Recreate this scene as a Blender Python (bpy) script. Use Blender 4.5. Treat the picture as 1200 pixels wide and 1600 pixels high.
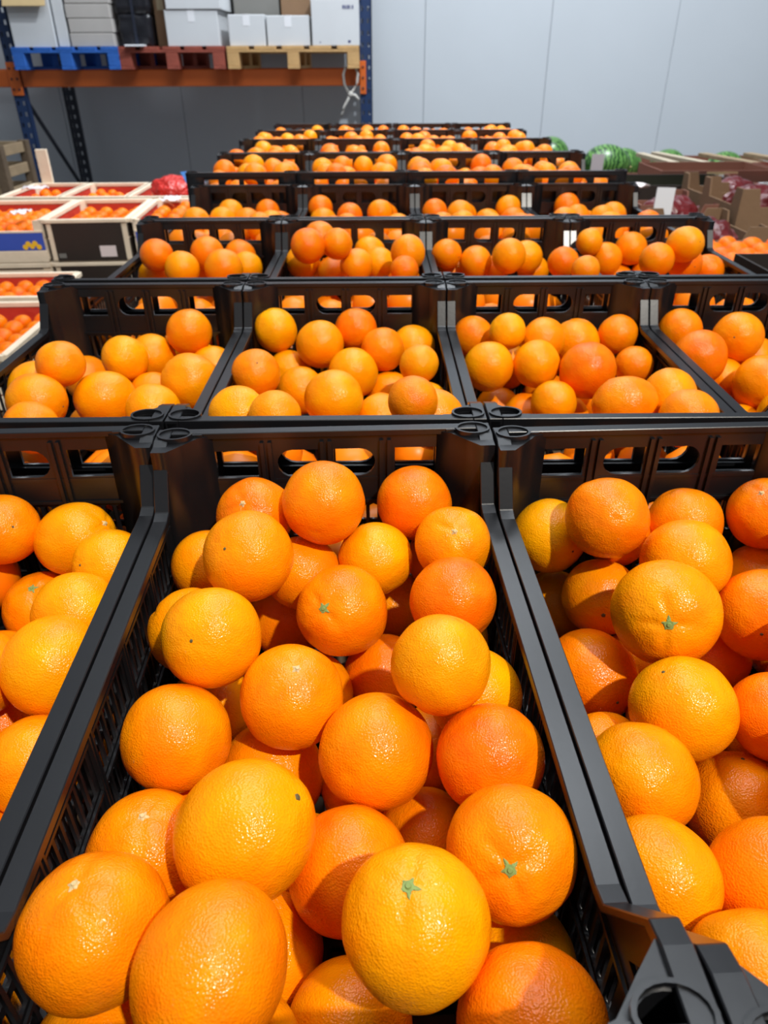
import bpy, bmesh, math, random
from mathutils import Vector, Matrix, Euler, noise

# ------------------------------------------------------------------ reset
for o in list(bpy.data.objects):
    bpy.data.objects.remove(o, do_unlink=True)
scene = bpy.context.scene
COL = scene.collection
R = math.radians

# ------------------------------------------------------------------ camera
CAM_Z = 1.45
F_PX, TILT, YAW, ROLL = 1127.12, 0.557862, 0.0073606, 0.0042109
cd = bpy.data.cameras.new('camera')
cam = bpy.data.objects.new('camera', cd)
COL.objects.link(cam)
fw = Vector((math.sin(YAW) * math.cos(TILT), math.cos(YAW) * math.cos(TILT), -math.sin(TILT)))
rt = Vector((math.cos(YAW), -math.sin(YAW), 0))
dn = fw.cross(rt)
r2 = math.cos(ROLL) * rt + math.sin(ROLL) * dn
d2 = -math.sin(ROLL) * rt + math.cos(ROLL) * dn
mw = Matrix((r2, -d2, -fw)).transposed().to_4x4()
mw.translation = (0, 0, CAM_Z)
cam.matrix_world = mw
cd.sensor_fit = 'VERTICAL'
cd.sensor_height = 36.0
cd.sensor_width = 27.0
cd.lens = F_PX / 1600.0 * 36.0
cd.clip_start = 0.02
cd.clip_end = 60
cd.dof.use_dof = True
cd.dof.focus_distance = 0.48
cd.dof.aperture_fstop = 13.0
scene.camera = cam

# ------------------------------------------------------------------ light
world = bpy.data.worlds.new('hall_ambient')
scene.world = world
world.use_nodes = True
wb = world.node_tree.nodes['Background']
wb.inputs[0].default_value = (0.78, 0.89, 1.0, 1)
wb.inputs[1].default_value = 0.21

def spot(name, loc, target, power, col, size, cone=80, blend=0.4):
    l = bpy.data.lights.new(name, 'SPOT')
    l.energy = power
    l.color = col
    l.shadow_soft_size = size
    l.spot_size = R(cone)
    l.spot_blend = blend
    o = bpy.data.objects.new(name, l)
    COL.objects.link(o)
    o.location = loc
    o.rotation_euler = (Vector(target) - Vector(loc)).to_track_quat('-Z', 'Y').to_euler()
    return o

def area(name, loc, target, power, col, sx, sy):
    l = bpy.data.lights.new(name, 'AREA')
    l.shape = 'RECTANGLE'
    l.size, l.size_y = sx, sy
    l.energy = power
    l.color = col
    o = bpy.data.objects.new(name, l)
    COL.objects.link(o)
    o.location = loc
    o.rotation_euler = (Vector(target) - Vector(loc)).to_track_quat('-Z', 'Y').to_euler()
    return o

# lamp behind the photographer that throws the hard shadows on the fruit
spot('spot_lamp_behind', (1.40, -1.55, 4.5), (0.05, 1.15, 1.1), 760, (1.0, 0.94, 0.84), 0.06, 52, 0.35)
# ceiling lamp in front of the rack
spot('spot_lamp_rack', (1.9, 3.9, 5.4), (-0.3, 7.2, 1.3), 900, (0.90, 0.95, 1.0), 0.10, 115, 0.5)
# rows of ceiling panels over the hall
for i, y in enumerate((1.0, 3.2, 5.4)):
    area('ceiling_panel_lamp', (0.3, y, 5.2), (0.3, y, 0), 95, (0.88, 0.94, 1.0), 3.0, 0.9)

vs = scene.view_settings
vs.view_transform = 'Standard'
vs.look = 'None'
vs.gamma = 1.0
vs.use_curve_mapping = False
vs.exposure = 0.0

# ------------------------------------------------------------------ materials
def mat(name, col, rough=0.5, spec=0.5, metal=0.0, noise_amt=0.0, noise_scale=8.0, bump=0.0, bump_scale=60.0, coat=0.0, stretch=None):
    m = bpy.data.materials.new(name)
    m.use_nodes = True
    nt = m.node_tree
    b = nt.nodes['Principled BSDF']
    b.inputs['Base Color'].default_value = (*col, 1)
    b.inputs['Roughness'].default_value = rough
    b.inputs['Specular IOR Level'].default_value = spec
    b.inputs['Metallic'].default_value = metal
    b.inputs['Coat Weight'].default_value = coat
    if noise_amt or bump:
        tc = nt.nodes.new('ShaderNodeTexCoord')
        src = tc.outputs['Object']
        if stretch:
            mp = nt.nodes.new('ShaderNodeMapping')
            mp.inputs['Scale'].default_value = stretch
            nt.links.new(src, mp.inputs['Vector'])
            src = mp.outputs['Vector']
    if noise_amt:
        n = nt.nodes.new('ShaderNodeTexNoise')
        n.inputs['Scale'].default_value = noise_scale
        n.inputs['Detail'].default_value = 4
        nt.links.new(src, n.inputs['Vector'])
        mr = nt.nodes.new('ShaderNodeMapRange')
        mr.inputs['To Min'].default_value = 1 - noise_amt
        mr.inputs['To Max'].default_value = 1 + noise_amt
        nt.links.new(n.outputs['Fac'], mr.inputs['Value'])
        vm = nt.nodes.new('ShaderNodeVectorMath')
        vm.operation = 'SCALE'
        vm.inputs[0].default_value = col
        nt.links.new(mr.outputs['Result'], vm.inputs['Scale'])
        nt.links.new(vm.outputs['Vector'], b.inputs['Base Color'])
    if bump:
        n2 = nt.nodes.new('ShaderNodeTexNoise')
        n2.inputs['Scale'].default_value = bump_scale
        n2.inputs['Detail'].default_value = 3
        nt.links.new(src, n2.inputs['Vector'])
        bp = nt.nodes.new('ShaderNodeBump')
        bp.inputs['Strength'].default_value = bump
        bp.inputs['Distance'].default_value = 0.01
        nt.links.new(n2.outputs['Fac'], bp.inputs['Height'])
        nt.links.new(bp.outputs['Normal'], b.inputs['Normal'])
    return m

def peel_material(name, pore, lump, rough):
    """citrus skin: the fruit's own colour comes from the object colour"""
    m = bpy.data.materials.new(name)
    m.use_nodes = True
    nt = m.node_tree
    L = nt.links.new
    b = nt.nodes['Principled BSDF']
    oi = nt.nodes.new('ShaderNodeObjectInfo')
    tc = nt.nodes.new('ShaderNodeTexCoord')
    add = nt.nodes.new('ShaderNodeVectorMath')
    add.operation = 'ADD'
    mul = nt.nodes.new('ShaderNodeVectorMath')
    mul.operation = 'SCALE'
    mul.inputs[0].default_value = (37, 53, 71)
    L(oi.outputs['Random'], mul.inputs['Scale'])
    L(tc.outputs['Object'], add.inputs[0])
    L(mul.outputs['Vector'], add.inputs[1])
    n = nt.nodes.new('ShaderNodeTexNoise')
    n.inputs['Scale'].default_value = 1.4
    n.inputs['Detail'].default_value = 3
    L(add.outputs['Vector'], n.inputs['Vector'])
    hs = nt.nodes.new('ShaderNodeHueSaturation')
    mh = nt.nodes.new('ShaderNodeMapRange')
    mh.inputs['From Min'].default_value = 0.25
    mh.inputs['From Max'].default_value = 0.75
    mh.inputs['To Min'].default_value = 0.490
    mh.inputs['To Max'].default_value = 0.510
    L(n.outputs['Fac'], mh.inputs['Value'])
    L(mh.outputs['Result'], hs.inputs['Hue'])
    L(oi.outputs['Color'], hs.inputs['Color'])
    # scattered small scars
    sc = nt.nodes.new('ShaderNodeTexNoise')
    sc.inputs['Scale'].default_value = 7
    sc.inputs['Detail'].default_value = 6
    L(add.outputs['Vector'], sc.inputs['Vector'])
    ms = nt.nodes.new('ShaderNodeMapRange')
    ms.inputs['From Min'].default_value = 0.70
    ms.inputs['From Max'].default_value = 0.78
    ms.inputs['To Max'].default_value = 0.35
    L(sc.outputs['Fac'], ms.inputs['Value'])
    mx = nt.nodes.new('ShaderNodeMix')
    mx.data_type = 'RGBA'
    mx.inputs['B'].default_value = (0.42, 0.27, 0.10, 1)
    L(ms.outputs['Result'], mx.inputs['Factor'])
    L(hs.outputs['Color'], mx.inputs['A'])
    L(mx.outputs['Result'], b.inputs['Base Color'])
    b.inputs['Roughness'].default_value = rough
    b.inputs['Specular IOR Level'].default_value = 0.24
    v = nt.nodes.new('ShaderNodeTexVoronoi')
    v.feature = 'SMOOTH_F1'
    v.inputs['Scale'].default_value = pore
    v.inputs['Smoothness'].default_value = 0.6
    L(tc.outputs['Object'], v.inputs['Vector'])
    n2 = nt.nodes.new('ShaderNodeTexNoise')
    n2.inputs['Scale'].default_value = lump
    n2.inputs['Detail'].default_value = 2
    L(add.outputs['Vector'], n2.inputs['Vector'])
    b1 = nt.nodes.new('ShaderNodeBump')
    b1.inputs['Strength'].default_value = 0.5
    b1.inputs['Distance'].default_value = 0.0007
    L(v.outputs['Distance'], b1.inputs['Height'])
    b2 = nt.nodes.new('ShaderNodeBump')
    b2.inputs['Strength'].default_value = 0.5
    b2.inputs['Distance'].default_value = 0.0008
    L(n2.outputs['Fac'], b2.inputs['Height'])
    L(b1.outputs['Normal'], b2.inputs['Normal'])
    L(b2.outputs['Normal'], b.inputs['Normal'])
    return m

M = {}
M['peel'] = peel_material('orange_peel', 30, 7, 0.21)
M['fill'] = mat('orange_peel_plain', (0.86, 0.21, 0.002), 0.35, 0.25, noise_amt=0.15, noise_scale=14)
M['plastic'] = mat('black_crate_plastic', (0.0072, 0.0074, 0.0090), 0.31, 0.6, noise_amt=0.25, noise_scale=30, bump=0.008, bump_scale=220)
M['stem_green'] = mat('green_calyx', (0.20, 0.27, 0.07), 0.7, noise_amt=0.3, noise_scale=12)
M['stem_pale'] = mat('pale_stem_scar', (0.55, 0.42, 0.20), 0.8, noise_amt=0.3, noise_scale=10)
M['stem_dark'] = mat('dark_stem_button', (0.10, 0.075, 0.02), 0.8, noise_amt=0.3, noise_scale=10)
M['wall'] = mat('painted_sandwich_panel', (0.545, 0.585, 0.625), 0.55, 0.3, noise_amt=0.05, noise_scale=1.6, bump=0.02, bump_scale=3)
M['joint'] = mat('panel_joint', (0.45, 0.49, 0.53), 0.8)
M['floor'] = mat('concrete_floor', (0.20, 0.19, 0.185), 0.7, noise_amt=0.2, noise_scale=2.5, bump=0.1)
M['rack_blue'] = mat('blue_rack_steel', (0.013, 0.034, 0.10), 0.45, noise_amt=0.2, noise_scale=9)
M['rack_dark'] = mat('dark_rack_steel', (0.012, 0.016, 0.03), 0.5, noise_amt=0.2, noise_scale=9)
M['rack_orange'] = mat('orange_rack_steel', (0.62, 0.125, 0.018), 0.45, noise_amt=0.12, noise_scale=6)
M['pal_blue'] = mat('blue_painted_wood', (0.022, 0.125, 0.48), 0.75, noise_amt=0.3, noise_scale=10, bump=0.2, stretch=(1, 1, 1))
M['pal_red'] = mat('red_brown_painted_wood', (0.30, 0.065, 0.040), 0.75, noise_amt=0.35, noise_scale=10, bump=0.2)
M['pal_wood'] = mat('pallet_wood', (0.56, 0.34, 0.14), 0.8, noise_amt=0.25, noise_scale=12, bump=0.2)
M['pal_old'] = mat('weathered_pallet_wood', (0.27, 0.195, 0.115), 0.85, noise_amt=0.35, noise_scale=10, bump=0.3)
M['pal_old2'] = mat('dark_weathered_wood', (0.11, 0.075, 0.045), 0.85, noise_amt=0.35, noise_scale=10, bump=0.3)
M['slat'] = mat('grey_beige_wood', (0.42, 0.355, 0.26), 0.8, noise_amt=0.2, noise_scale=12)
M['wood'] = mat('pale_crate_wood', (0.76, 0.64, 0.49), 0.7, noise_amt=0.15, noise_scale=14, bump=0.15)
M['white_card'] = mat('white_carton', (0.62, 0.64, 0.66), 0.65, noise_amt=0.05, noise_scale=6)
M['grey_card'] = mat('grey_carton', (0.46, 0.435, 0.41), 0.75, noise_amt=0.12, noise_scale=6)
M['grey_dark'] = mat('dark_grey_carton', (0.17, 0.165, 0.15), 0.75, noise_amt=0.15, noise_scale=6)
M['brown_card'] = mat('brown_corrugated_card', (0.215, 0.125, 0.066), 0.8, noise_amt=0.12, noise_scale=9, bump=0.1)
M['tan_card'] = mat('tan_corrugated_card', (0.58, 0.42, 0.21), 0.8, noise_amt=0.1, noise_scale=9, bump=0.1)
M['red_card'] = mat('red_brown_printed_card', (0.22, 0.085, 0.055), 0.7, noise_amt=0.12, noise_scale=9)
M['black_card'] = mat('black_printed_card', (0.022, 0.014, 0.011), 0.55, noise_amt=0.2, noise_scale=9)
M['blue_print'] = mat('blue_printed_card', (0.035, 0.085, 0.46), 0.55, noise_amt=0.1, noise_scale=9)
M['yellow_print'] = mat('yellow_print', (0.85, 0.50, 0.02), 0.6, noise_amt=0.1)
M['liner'] = mat('red_net_light_liner', (0.50, 0.035, 0.018), 0.6, noise_amt=0.2, noise_scale=9, bump=0.4, bump_scale=30)  # red stands in for red nets and the reddish light inside the crates
M['white_paper'] = mat('white_paper', (0.80, 0.81, 0.84), 0.6, noise_amt=0.02)
M['pink_paper'] = mat('pale_label_paper', (0.72, 0.62, 0.62), 0.6, noise_amt=0.05)
M['tape'] = mat('brown_tape', (0.40, 0.32, 0.20), 0.3, noise_amt=0.05)
M['rope'] = mat('grey_white_rope', (0.66, 0.63, 0.58), 0.9, noise_amt=0.2, noise_scale=40)
M['black_plastic'] = mat('black_sheet_plastic', (0.012, 0.012, 0.016), 0.3, bump=0.4, bump_scale=14)
M['film'] = mat('crumpled_clear_film', (0.75, 0.68, 0.68), 0.15, 0.6, noise_amt=0.15, noise_scale=20, bump=0.8, bump_scale=25)
M['blue_card'] = mat('bright_blue_tag', (0.03, 0.20, 0.62), 0.5, noise_amt=0.1)
M['ink'] = mat('dark_blue_ink', (0.03, 0.04, 0.16), 0.6, noise_amt=0.1)
M['leaf'] = mat('leaf_green', (0.05, 0.14, 0.025), 0.6, noise_amt=0.4, noise_scale=12)

def net_material(name, col, rough, scale):
    m = mat(name, col, rough, 0.6, noise_amt=0.35, noise_scale=14)
    nt = m.node_tree
    b = nt.nodes['Principled BSDF']
    tc = nt.nodes.new('ShaderNodeTexCoord')
    v = nt.nodes.new('ShaderNodeTexVoronoi')
    v.inputs['Scale'].default_value = scale
    nt.links.new(tc.outputs['Object'], v.inputs['Vector'])
    bp = nt.nodes.new('ShaderNodeBump')
    bp.inputs['Strength'].default_value = 0.6
    bp.inputs['Distance'].default_value = 0.01
    nt.links.new(v.outputs['Distance'], bp.inputs['Height'])
    nt.links.new(bp.outputs['Normal'], b.inputs['Normal'])
    return m
M['net'] = net_material('bright_red_netting', (0.55, 0.025, 0.018), 0.4, 60)
M['onion'] = net_material('dark_red_netted_onions', (0.115, 0.008, 0.010), 0.3, 40)

def melon_material():
    m = bpy.data.materials.new('striped_watermelon_rind')
    m.use_nodes = True
    nt = m.node_tree
    L = nt.links.new
    b = nt.nodes['Principled BSDF']
    tc = nt.nodes.new('ShaderNodeTexCoord')
    w = nt.nodes.new('ShaderNodeTexWave')
    w.wave_type = 'BANDS'
    w.bands_direction = 'X'
    w.inputs['Scale'].default_value = 1.7
    w.inputs['Distortion'].default_value = 7
    w.inputs['Detail'].default_value = 4
    w.inputs['Detail Scale'].default_value = 2.2
    L(tc.outputs['Object'], w.inputs['Vector'])
    r = nt.nodes.new('ShaderNodeValToRGB')
    r.color_ramp.elements[0].position = 0.25
    r.color_ramp.elements[0].color = (0.012, 0.055, 0.012, 1)
    r.color_ramp.elements[1].position = 0.75
    r.color_ramp.elements[1].color = (0.11, 0.26, 0.055, 1)
    L(w.outputs['Fac'], r.inputs['Fac'])
    L(r.outputs['Color'], b.inputs['Base Color'])
    b.inputs['Roughness'].default_value = 0.35
    return m
M['melon'] = melon_material()

# ------------------------------------------------------------------ mesh helpers
def new_obj(name, me, m=None, parent=None, loc=(0, 0, 0), rot=None):
    o = bpy.data.objects.new(name, me)
    COL.objects.link(o)
    o.location = loc
    if rot is not None:
        o.rotation_euler = rot
    if parent is not None:
        o.parent = parent
    if m is not None and me is not None and not me.materials:
        me.materials.append(m)
    return o

def empty(name, loc=(0, 0, 0), rz=0.0):
    o = bpy.data.objects.new(name, None)
    o.empty_display_size = 0.05
    COL.objects.link(o)
    o.location = loc
    o.rotation_euler = (0, 0, rz)
    return o

def tag(o, label, cat, group=None):
    o['label'] = label
    o['category'] = cat
    if group:
        o['group'] = group
    return o

def struct(o):
    o['kind'] = 'structure'
    return o

class MB:
    """collects shapes; mesh() turns them into one mesh"""
    def __init__(self):
        self.bm = bmesh.new()

    def box(self, x0, x1, y0, y1, z0, z1, bev=0.0, mtx=None):
        t = bmesh.new()
        vs_ = [t.verts.new((x, y, z)) for z in (z0, z1) for y in (y0, y1) for x in (x0, x1)]
        for f in ((0, 2, 3, 1), (4, 5, 7, 6), (0, 1, 5, 4), (2, 6, 7, 3), (0, 4, 6, 2), (1, 3, 7, 5)):
            t.faces.new([vs_[i] for i in f])
        if bev:
            bmesh.ops.bevel(t, geom=list(t.edges), offset=bev, segments=1, affect='EDGES')
        self.add(t, mtx)
        return self

    def add(self, t, mtx=None):
        if mtx is not None:
            t.transform(mtx)
        me = bpy.data.meshes.new('tmp')
        t.to_mesh(me)
        t.free()
        self.bm.from_mesh(me)
        bpy.data.meshes.remove(me)
        return self

    def addmesh(self, me, mtx=None):
        t = bmesh.new()
        t.from_mesh(me)
        return self.add(t, mtx)

    def prism(self, pts, axis, a, b, mtx=None):
        """polygon in the two other axes, extruded from a to b along axis"""
        t = bmesh.new()
        def P(p, c):
            return {'x': (c, p[0], p[1]), 'y': (p[0], c, p[1]), 'z': (p[0], p[1], c)}[axis]
        lo = [t.verts.new(P(p, a)) for p in pts]
        hi = [t.verts.new(P(p, b)) for p in pts]
        n = len(pts)
        t.faces.new(lo[::-1])
        t.faces.new(hi)
        for i in range(n):
            t.faces.new((lo[i], lo[(i + 1) % n], hi[(i + 1) % n], hi[i]))
        bmesh.ops.recalc_face_normals(t, faces=t.faces)
        return self.add(t, mtx)

    def tube(self, pts, rad, n=6):
        t = bmesh.new()
        rings = []
        P = [Vector(p) for p in pts]
        for i, p in enumerate(P):
            d = (P[min(i + 1, len(P) - 1)] - P[max(i - 1, 0)]).normalized()
            up = Vector((0, 0, 1)) if abs(d.z) < 0.9 else Vector((1, 0, 0))
            a = d.cross(up).normalized()
            b = d.cross(a)
            rings.append([t.verts.new(p + rad * (math.cos(2 * math.pi * k / n) * a + math.sin(2 * math.pi * k / n) * b)) for k in range(n)])
        for i in range(len(rings) - 1):
            for k in range(n):
                t.faces.new((rings[i][k], rings[i][(k + 1) % n], rings[i + 1][(k + 1) % n], rings[i + 1][k]))
        t.faces.new(rings[0][::-1])
        t.faces.new(rings[-1])
        for f in t.faces:
            f.smooth = True
        return self.add(t)

    def mesh(self, name):
        me = bpy.data.meshes.new(name)
        self.bm.to_mesh(me)
        self.bm.free()
        return me

def boxm(name, x0, x1, y0, y1, z0, z1, bev=0.0):
    return MB().box(x0, x1, y0, y1, z0, z1, bev).mesh(name)

def plate(outline, holes, thick):
    """flat plate with cut-outs, lying in XY, thickness centred on z=0"""
    cu = bpy.data.curves.new('tmp', 'CURVE')
    cu.dimensions = '2D'
    cu.fill_mode = 'BOTH'
    cu.extrude = thick / 2
    for pts in [outline] + holes:
        s = cu.splines.new('POLY')
        s.points.add(len(pts) - 1)
        for p, q in zip(s.points, pts):
            p.co = (q[0], q[1], 0, 1)
        s.use_cyclic_u = True
    o = bpy.data.objects.new('tmp', cu)
    COL.objects.link(o)
    dg = bpy.context.evaluated_depsgraph_get()
    me = bpy.data.meshes.new_from_object(o.evaluated_get(dg))
    bpy.data.objects.remove(o)
    bpy.data.curves.remove(cu)
    return me

def rect(x0, x1, y0, y1):
    return [(x0, y0), (x1, y0), (x1, y1), (x0, y1)]

XZ = Matrix(((1, 0, 0, 0), (0, 0, -1, 0), (0, 1, 0, 0), (0, 0, 0, 1)))   # plate XY -> world XZ
YZ = Matrix(((0, 0, 1, 0), (1, 0, 0, 0), (0, 1, 0, 0), (0, 0, 0, 1)))    # plate XY -> world YZ

def dup(o, parent=None):
    c = o.copy()
    COL.objects.link(c)
    c.parent = parent
    for ch in list(o.children):
        dup(ch, c)
    return c

ORD = ['first', 'second', 'third', 'fourth', 'fifth', 'sixth', 'seventh', 'eighth', 'ninth', 'tenth', 'eleventh', 'twelfth', 'thirteenth', 'fourteenth']

# ------------------------------------------------------------------ the hall
floor = struct(new_obj('floor', boxm('floor', -9, 9, -4, 8.2, -0.1, 0), M['floor']))
wall = struct(new_obj('wall_back', boxm('wall_back', -9.2, 9.2, 7.83, 8.0, 0, 5.5), M['joint']))
pw = 1.132
pme = boxm('wall_panel', 0.0015, pw - 0.0015, 7.80, 7.835, 0.0, 5.5, 0.003)
for i in range(-8, 8):
    new_obj('wall_panel', pme, M['wall'], wall, (0.445 + i * pw, 0, 0))

# ------------------------------------------------------------------ fruit crate
CW, CL, CH = 0.149, 0.248, 0.21          # half width, half length, height
LOW = 0.155
def slots(x0, x1, tiers, pitch=0.0105, w=0.0068):
    hs = []
    n = int((x1 - x0 + (pitch - w)) / pitch)
    off = x0 + ((x1 - x0) - (n * pitch - (pitch - w))) / 2
    for a, b in tiers:
        for i in range(n):
            x = off + i * pitch
            hs.append([(x, a), (x + w, a), (x + w, b - 0.002), (x + w / 2, b), (x, b - 0.002)])
    return hs

def end_wall_mesh():
    holes = [rect(-0.106, -0.063, 0.163, 0.191), rect(0.063, 0.106, 0.163, 0.191)]
    for s in (-1, 1):
        arc = [(s * 0.007, 0.191), (s * 0.031, 0.191)]
        for k in range(1, 8):
            a = math.pi / 2 - k * math.pi / 8
            arc.append((s * (0.031 + 0.014 * math.cos(a)), 0.177 + 0.014 * math.sin(a)))
        arc += [(s * 0.031, 0.163), (s * 0.007, 0.163)]
        holes.append(arc if s > 0 else arc[::-1])
    tiers = [(0.098, 0.132), (0.056, 0.092), (0.014, 0.050)]
    for a, b in ((-0.108, -0.060), (-0.047, -0.006), (0.006, 0.047), (0.060, 0.108)):
        holes += slots(a, b, tiers, 0.0108, 0.0075)
    p = plate(rect(-0.140, 0.140, 0.004, 0.207), holes, 0.003)
    mb = MB().addmesh(p, XZ)
    for x in (-0.0575, -0.0505, -0.0035, 0.0035, 0.0505, 0.0575):
        mb.box(x - 0.0017, x + 0.0017, -0.0045, -0.002, 0.010, 0.200)
    for z in (0.095, 0.053, 0.012, 0.136):
        mb.box(-0.118, 0.118, -0.0035, -0.002, z - 0.0015, z + 0.0015)
    mb.box(-0.108, 0.108, -0.002, 0.006, 0.158, 0.1615)
    return mb.mesh('end_wall')

PROF = [(-CL, CH), (-0.226, CH), (-0.217, 0.2065), (-0.190, 0.158), (-0.180, LOW)]
PROF = [(-CL, CH), (-0.212, CH), (-0.200, 0.2065), (-0.167, 0.158), (-0.156, LOW)] + [(-y, z) for y, z in PROF[::-1]]

def side_wall_mesh():
    out = [(-0.240, 0.004), (0.240, 0.004)] + [(max(-0.240, min(0.240, y)), z - 0.004) for y, z in PROF[::-1]]
    holes = []
    tiers = [(0.094, 0.133), (0.054, 0.088), (0.014, 0.048)]
    edges = [-0.196, -0.130, -0.062, 0.006, 0.074, 0.142, 0.2]
    for a, b in ((-0.190, -0.128), (-0.116, -0.046), (-0.034, 0.034), (0.046, 0.116), (0.128, 0.190)):
        holes += slots(a, b, tiers, 0.0115, 0.0086)
    for tri in ([(0.222, 0.190), (0.222, 0.152), (0.200, 0.152)], [(-0.220, 0.192), (-0.220, 0.150), (-0.188, 0.150)]):
        holes.append(tri)
    p = plate(out, holes, 0.0022)
    mb = MB().addmesh(p, YZ)
    for y in (-0.122, -0.040, 0.040, 0.122):
        mb.box(-0.0045, -0.0017, y - 0.003, y - 0.0012, 0.010, 0.150)
        mb.box(-0.0045, -0.0017, y + 0.0012, y + 0.003, 0.010, 0.150)
    for z in (0.091, 0.051, 0.137):
        mb.box(-0.0035, -0.0017, -0.20, 0.20, z - 0.0014, z + 0.0014)
    return mb.mesh('side_wall')

def rim_mesh():
    t = bmesh.new()
    for s in (-1, 1):
        # side flange following the dipped profile
        xo, xi = s * CW, s * (CW - 0.0125)
        rows = []
        for y, z in PROF:
            rows.append([t.verts.new((xo, y, z)), t.verts.new((xi, y, z)), t.verts.new((xi, y, z - 0.007)), t.verts.new((xi + s * 0.003, y, z - 0.007)),
                         t.verts.new((xi + s * 0.003, y, z - 0.004)), t.verts.new((xo - s * 0.002, y, z - 0.004)), t.verts.new((xo - s * 0.002, y, z - 0.009)), t.verts.new((xo, y, z - 0.009))])
        for i in range(len(rows) - 1):
            for k in range(8):
                t.faces.new((rows[i][k], rows[i][(k + 1) % 8], rows[i + 1][(k + 1) % 8], rows[i + 1][k]))
        t.faces.new(rows[0])
        t.faces.new(rows[-1][::-1])
    for s in (-1, 1):
        # end flange
        yo, yi = s * CL, s * (CL - 0.0105)
        pr = [(yo, CH), (yi, CH), (yi, CH - 0.006), (yi + s * 0.0028, CH - 0.006), (yi + s * 0.0028, CH - 0.004), (yo - s * 0.002, CH - 0.004), (yo - s * 0.002, CH - 0.012), (yo, CH - 0.012)]
        a = [t.verts.new((-CW + 0.0126, y, z)) for y, z in pr]
        b = [t.verts.new((CW - 0.0126, y, z)) for y, z in pr]
        for k in range(8):
            t.faces.new((a[k], b[k], b[(k + 1) % 8], a[(k + 1) % 8]))
        t.faces.new(a)
        t.faces.new(b[::-1])
    bmesh.ops.recalc_face_normals(t, faces=t.faces)
    me = bpy.data.meshes.new('rim')
    t.to_mesh(me)
    t.free()
    bm2 = MB().addmesh(me)
    # thin lip catching the light along the dipped sides
    bmesh.ops.bevel(bm2.bm, geom=[e for e in bm2.bm.edges if e.is_manifold and e.calc_face_angle(0) > 0.6], offset=0.0006, segments=1, affect='EDGES')
    return bm2.mesh('rim')

def post_mesh():
    """corner column with its round stacking socket; corner at +x +y"""
    outer = [(CW - 0.0005, CL - 0.0005), (CW - 0.048, CL - 0.0005), (CW - 0.048, CL - 0.009), (CW - 0.036, CL - 0.014), (CW - 0.024, CL - 0.028), (CW - 0.013, CL - 0.040), (CW - 0.0005, CL - 0.040)]
    cx, cy = CW - 0.0165, CL - 0.0125
    def ell(rx, ry, n=20):
        return [(cx + rx * math.cos(2 * math.pi * k / n), cy + ry * math.sin(2 * math.pi * k / n)) for k in range(n)]
    body = plate(outer, [ell(0.0128, 0.0095)], 0.203)
    mb = MB().addmesh(body, Matrix.Translation((0, 0, 0.004 + 0.1015)))
    ring = plate(ell(0.0155, 0.0120), [ell(0.0134, 0.0101)], 0.008)
    mb.addmesh(ring, Matrix.Translation((0, 0, CH + 0.0018 - 0.004)))
    # socket floor
    mb.prism(ell(0.0128, 0.0095, 12), 'z', 0.100, 0.103)
    # short web joining socket and rim
    mb.box(CW - 0.040, CW - 0.030, CL - 0.012, CL - 0.001, CH - 0.012, CH - 0.0005)
    return mb.mesh('corner_post')

def base_mesh():
    hs = []
    for j in range(11):
        for i in range(6):
            x = -0.120 + i * 0.041
            y = -0.215 + j * 0.0395
            hs.append(rect(x, x + 0.034, y, y + 0.033))
    return MB().addmesh(plate(rect(-0.140, 0.140, -0.240, 0.240), hs, 0.005), Matrix.Translation((0, 0, 0.0035))).mesh('crate_floor')

def make_crate():
    root = empty('fruit_crate')
    e = end_wall_mesh()
    new_obj('end_wall', e, M['plastic'], root, (0, CL - 0.007, 0))
    new_obj('end_wall', e, None, root, (0, -CL + 0.007, 0), (0, 0, math.pi))
    s = side_wall_mesh()
    new_obj('side_wall', s, M['plastic'], root, (CW - 0.005, 0, 0))
    sm = s.copy()
    t = bmesh.new()
    t.from_mesh(sm)
    t.transform(Matrix.Scale(-1, 4, (1, 0, 0)))
    bmesh.ops.reverse_faces(t, faces=t.faces)
    t.to_mesh(sm)
    t.free()
    new_obj('side_wall', sm, M['plastic'], root, (-CW + 0.005, 0, 0))
    new_obj('rim', rim_mesh(), M['plastic'], root)
    p = post_mesh()
    pm = p.copy()
    t = bmesh.new()
    t.from_mesh(pm)
    t.transform(Matrix.Scale(-1, 4, (1, 0, 0)))
    bmesh.ops.reverse_faces(t, faces=t.faces)
    t.to_mesh(pm)
    t.free()
    new_obj('corner_post', p, M['plastic'], root)
    new_obj('corner_post', p, None, root, (0, 0, 0), (0, 0, math.pi))
    new_obj('corner_post', pm, M['plastic'], root)
    new_obj('corner_post', pm, None, root, (0, 0, 0), (0, 0, math.pi))
    new_obj('crate_floor', base_mesh(), M['plastic'], root)
    return root

X0, D0, DY, RIM = 0.101286, 0.596689, 0.509306, CAM_Z - 0.28
COLX = {'A': -0.45, 'B': -0.15, 'C': 0.15, 'D': 0.45}
ROW_DZ = [0, 0, 0, 0, 0.028, 0.028, 0.022, 0.014]
ROW_DX = [0, 0, 0, 0, -0.02, -0.025, -0.04, -0.02]
def crate_matrix(c, k):
    xb = X0 + COLX[c] + ROW_DX[k - 1]
    yb = D0 + DY * (k - 1) + (0.004 if k >= 3 else 0)
    rz = R(2.0) if k == 1 else 0.0
    return Matrix.Translation((xb, yb, RIM + ROW_DZ[k - 1] - CH)) @ Matrix.Rotation(rz, 4, 'Z') @ Matrix.Translation((0, -CL, 0))

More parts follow.
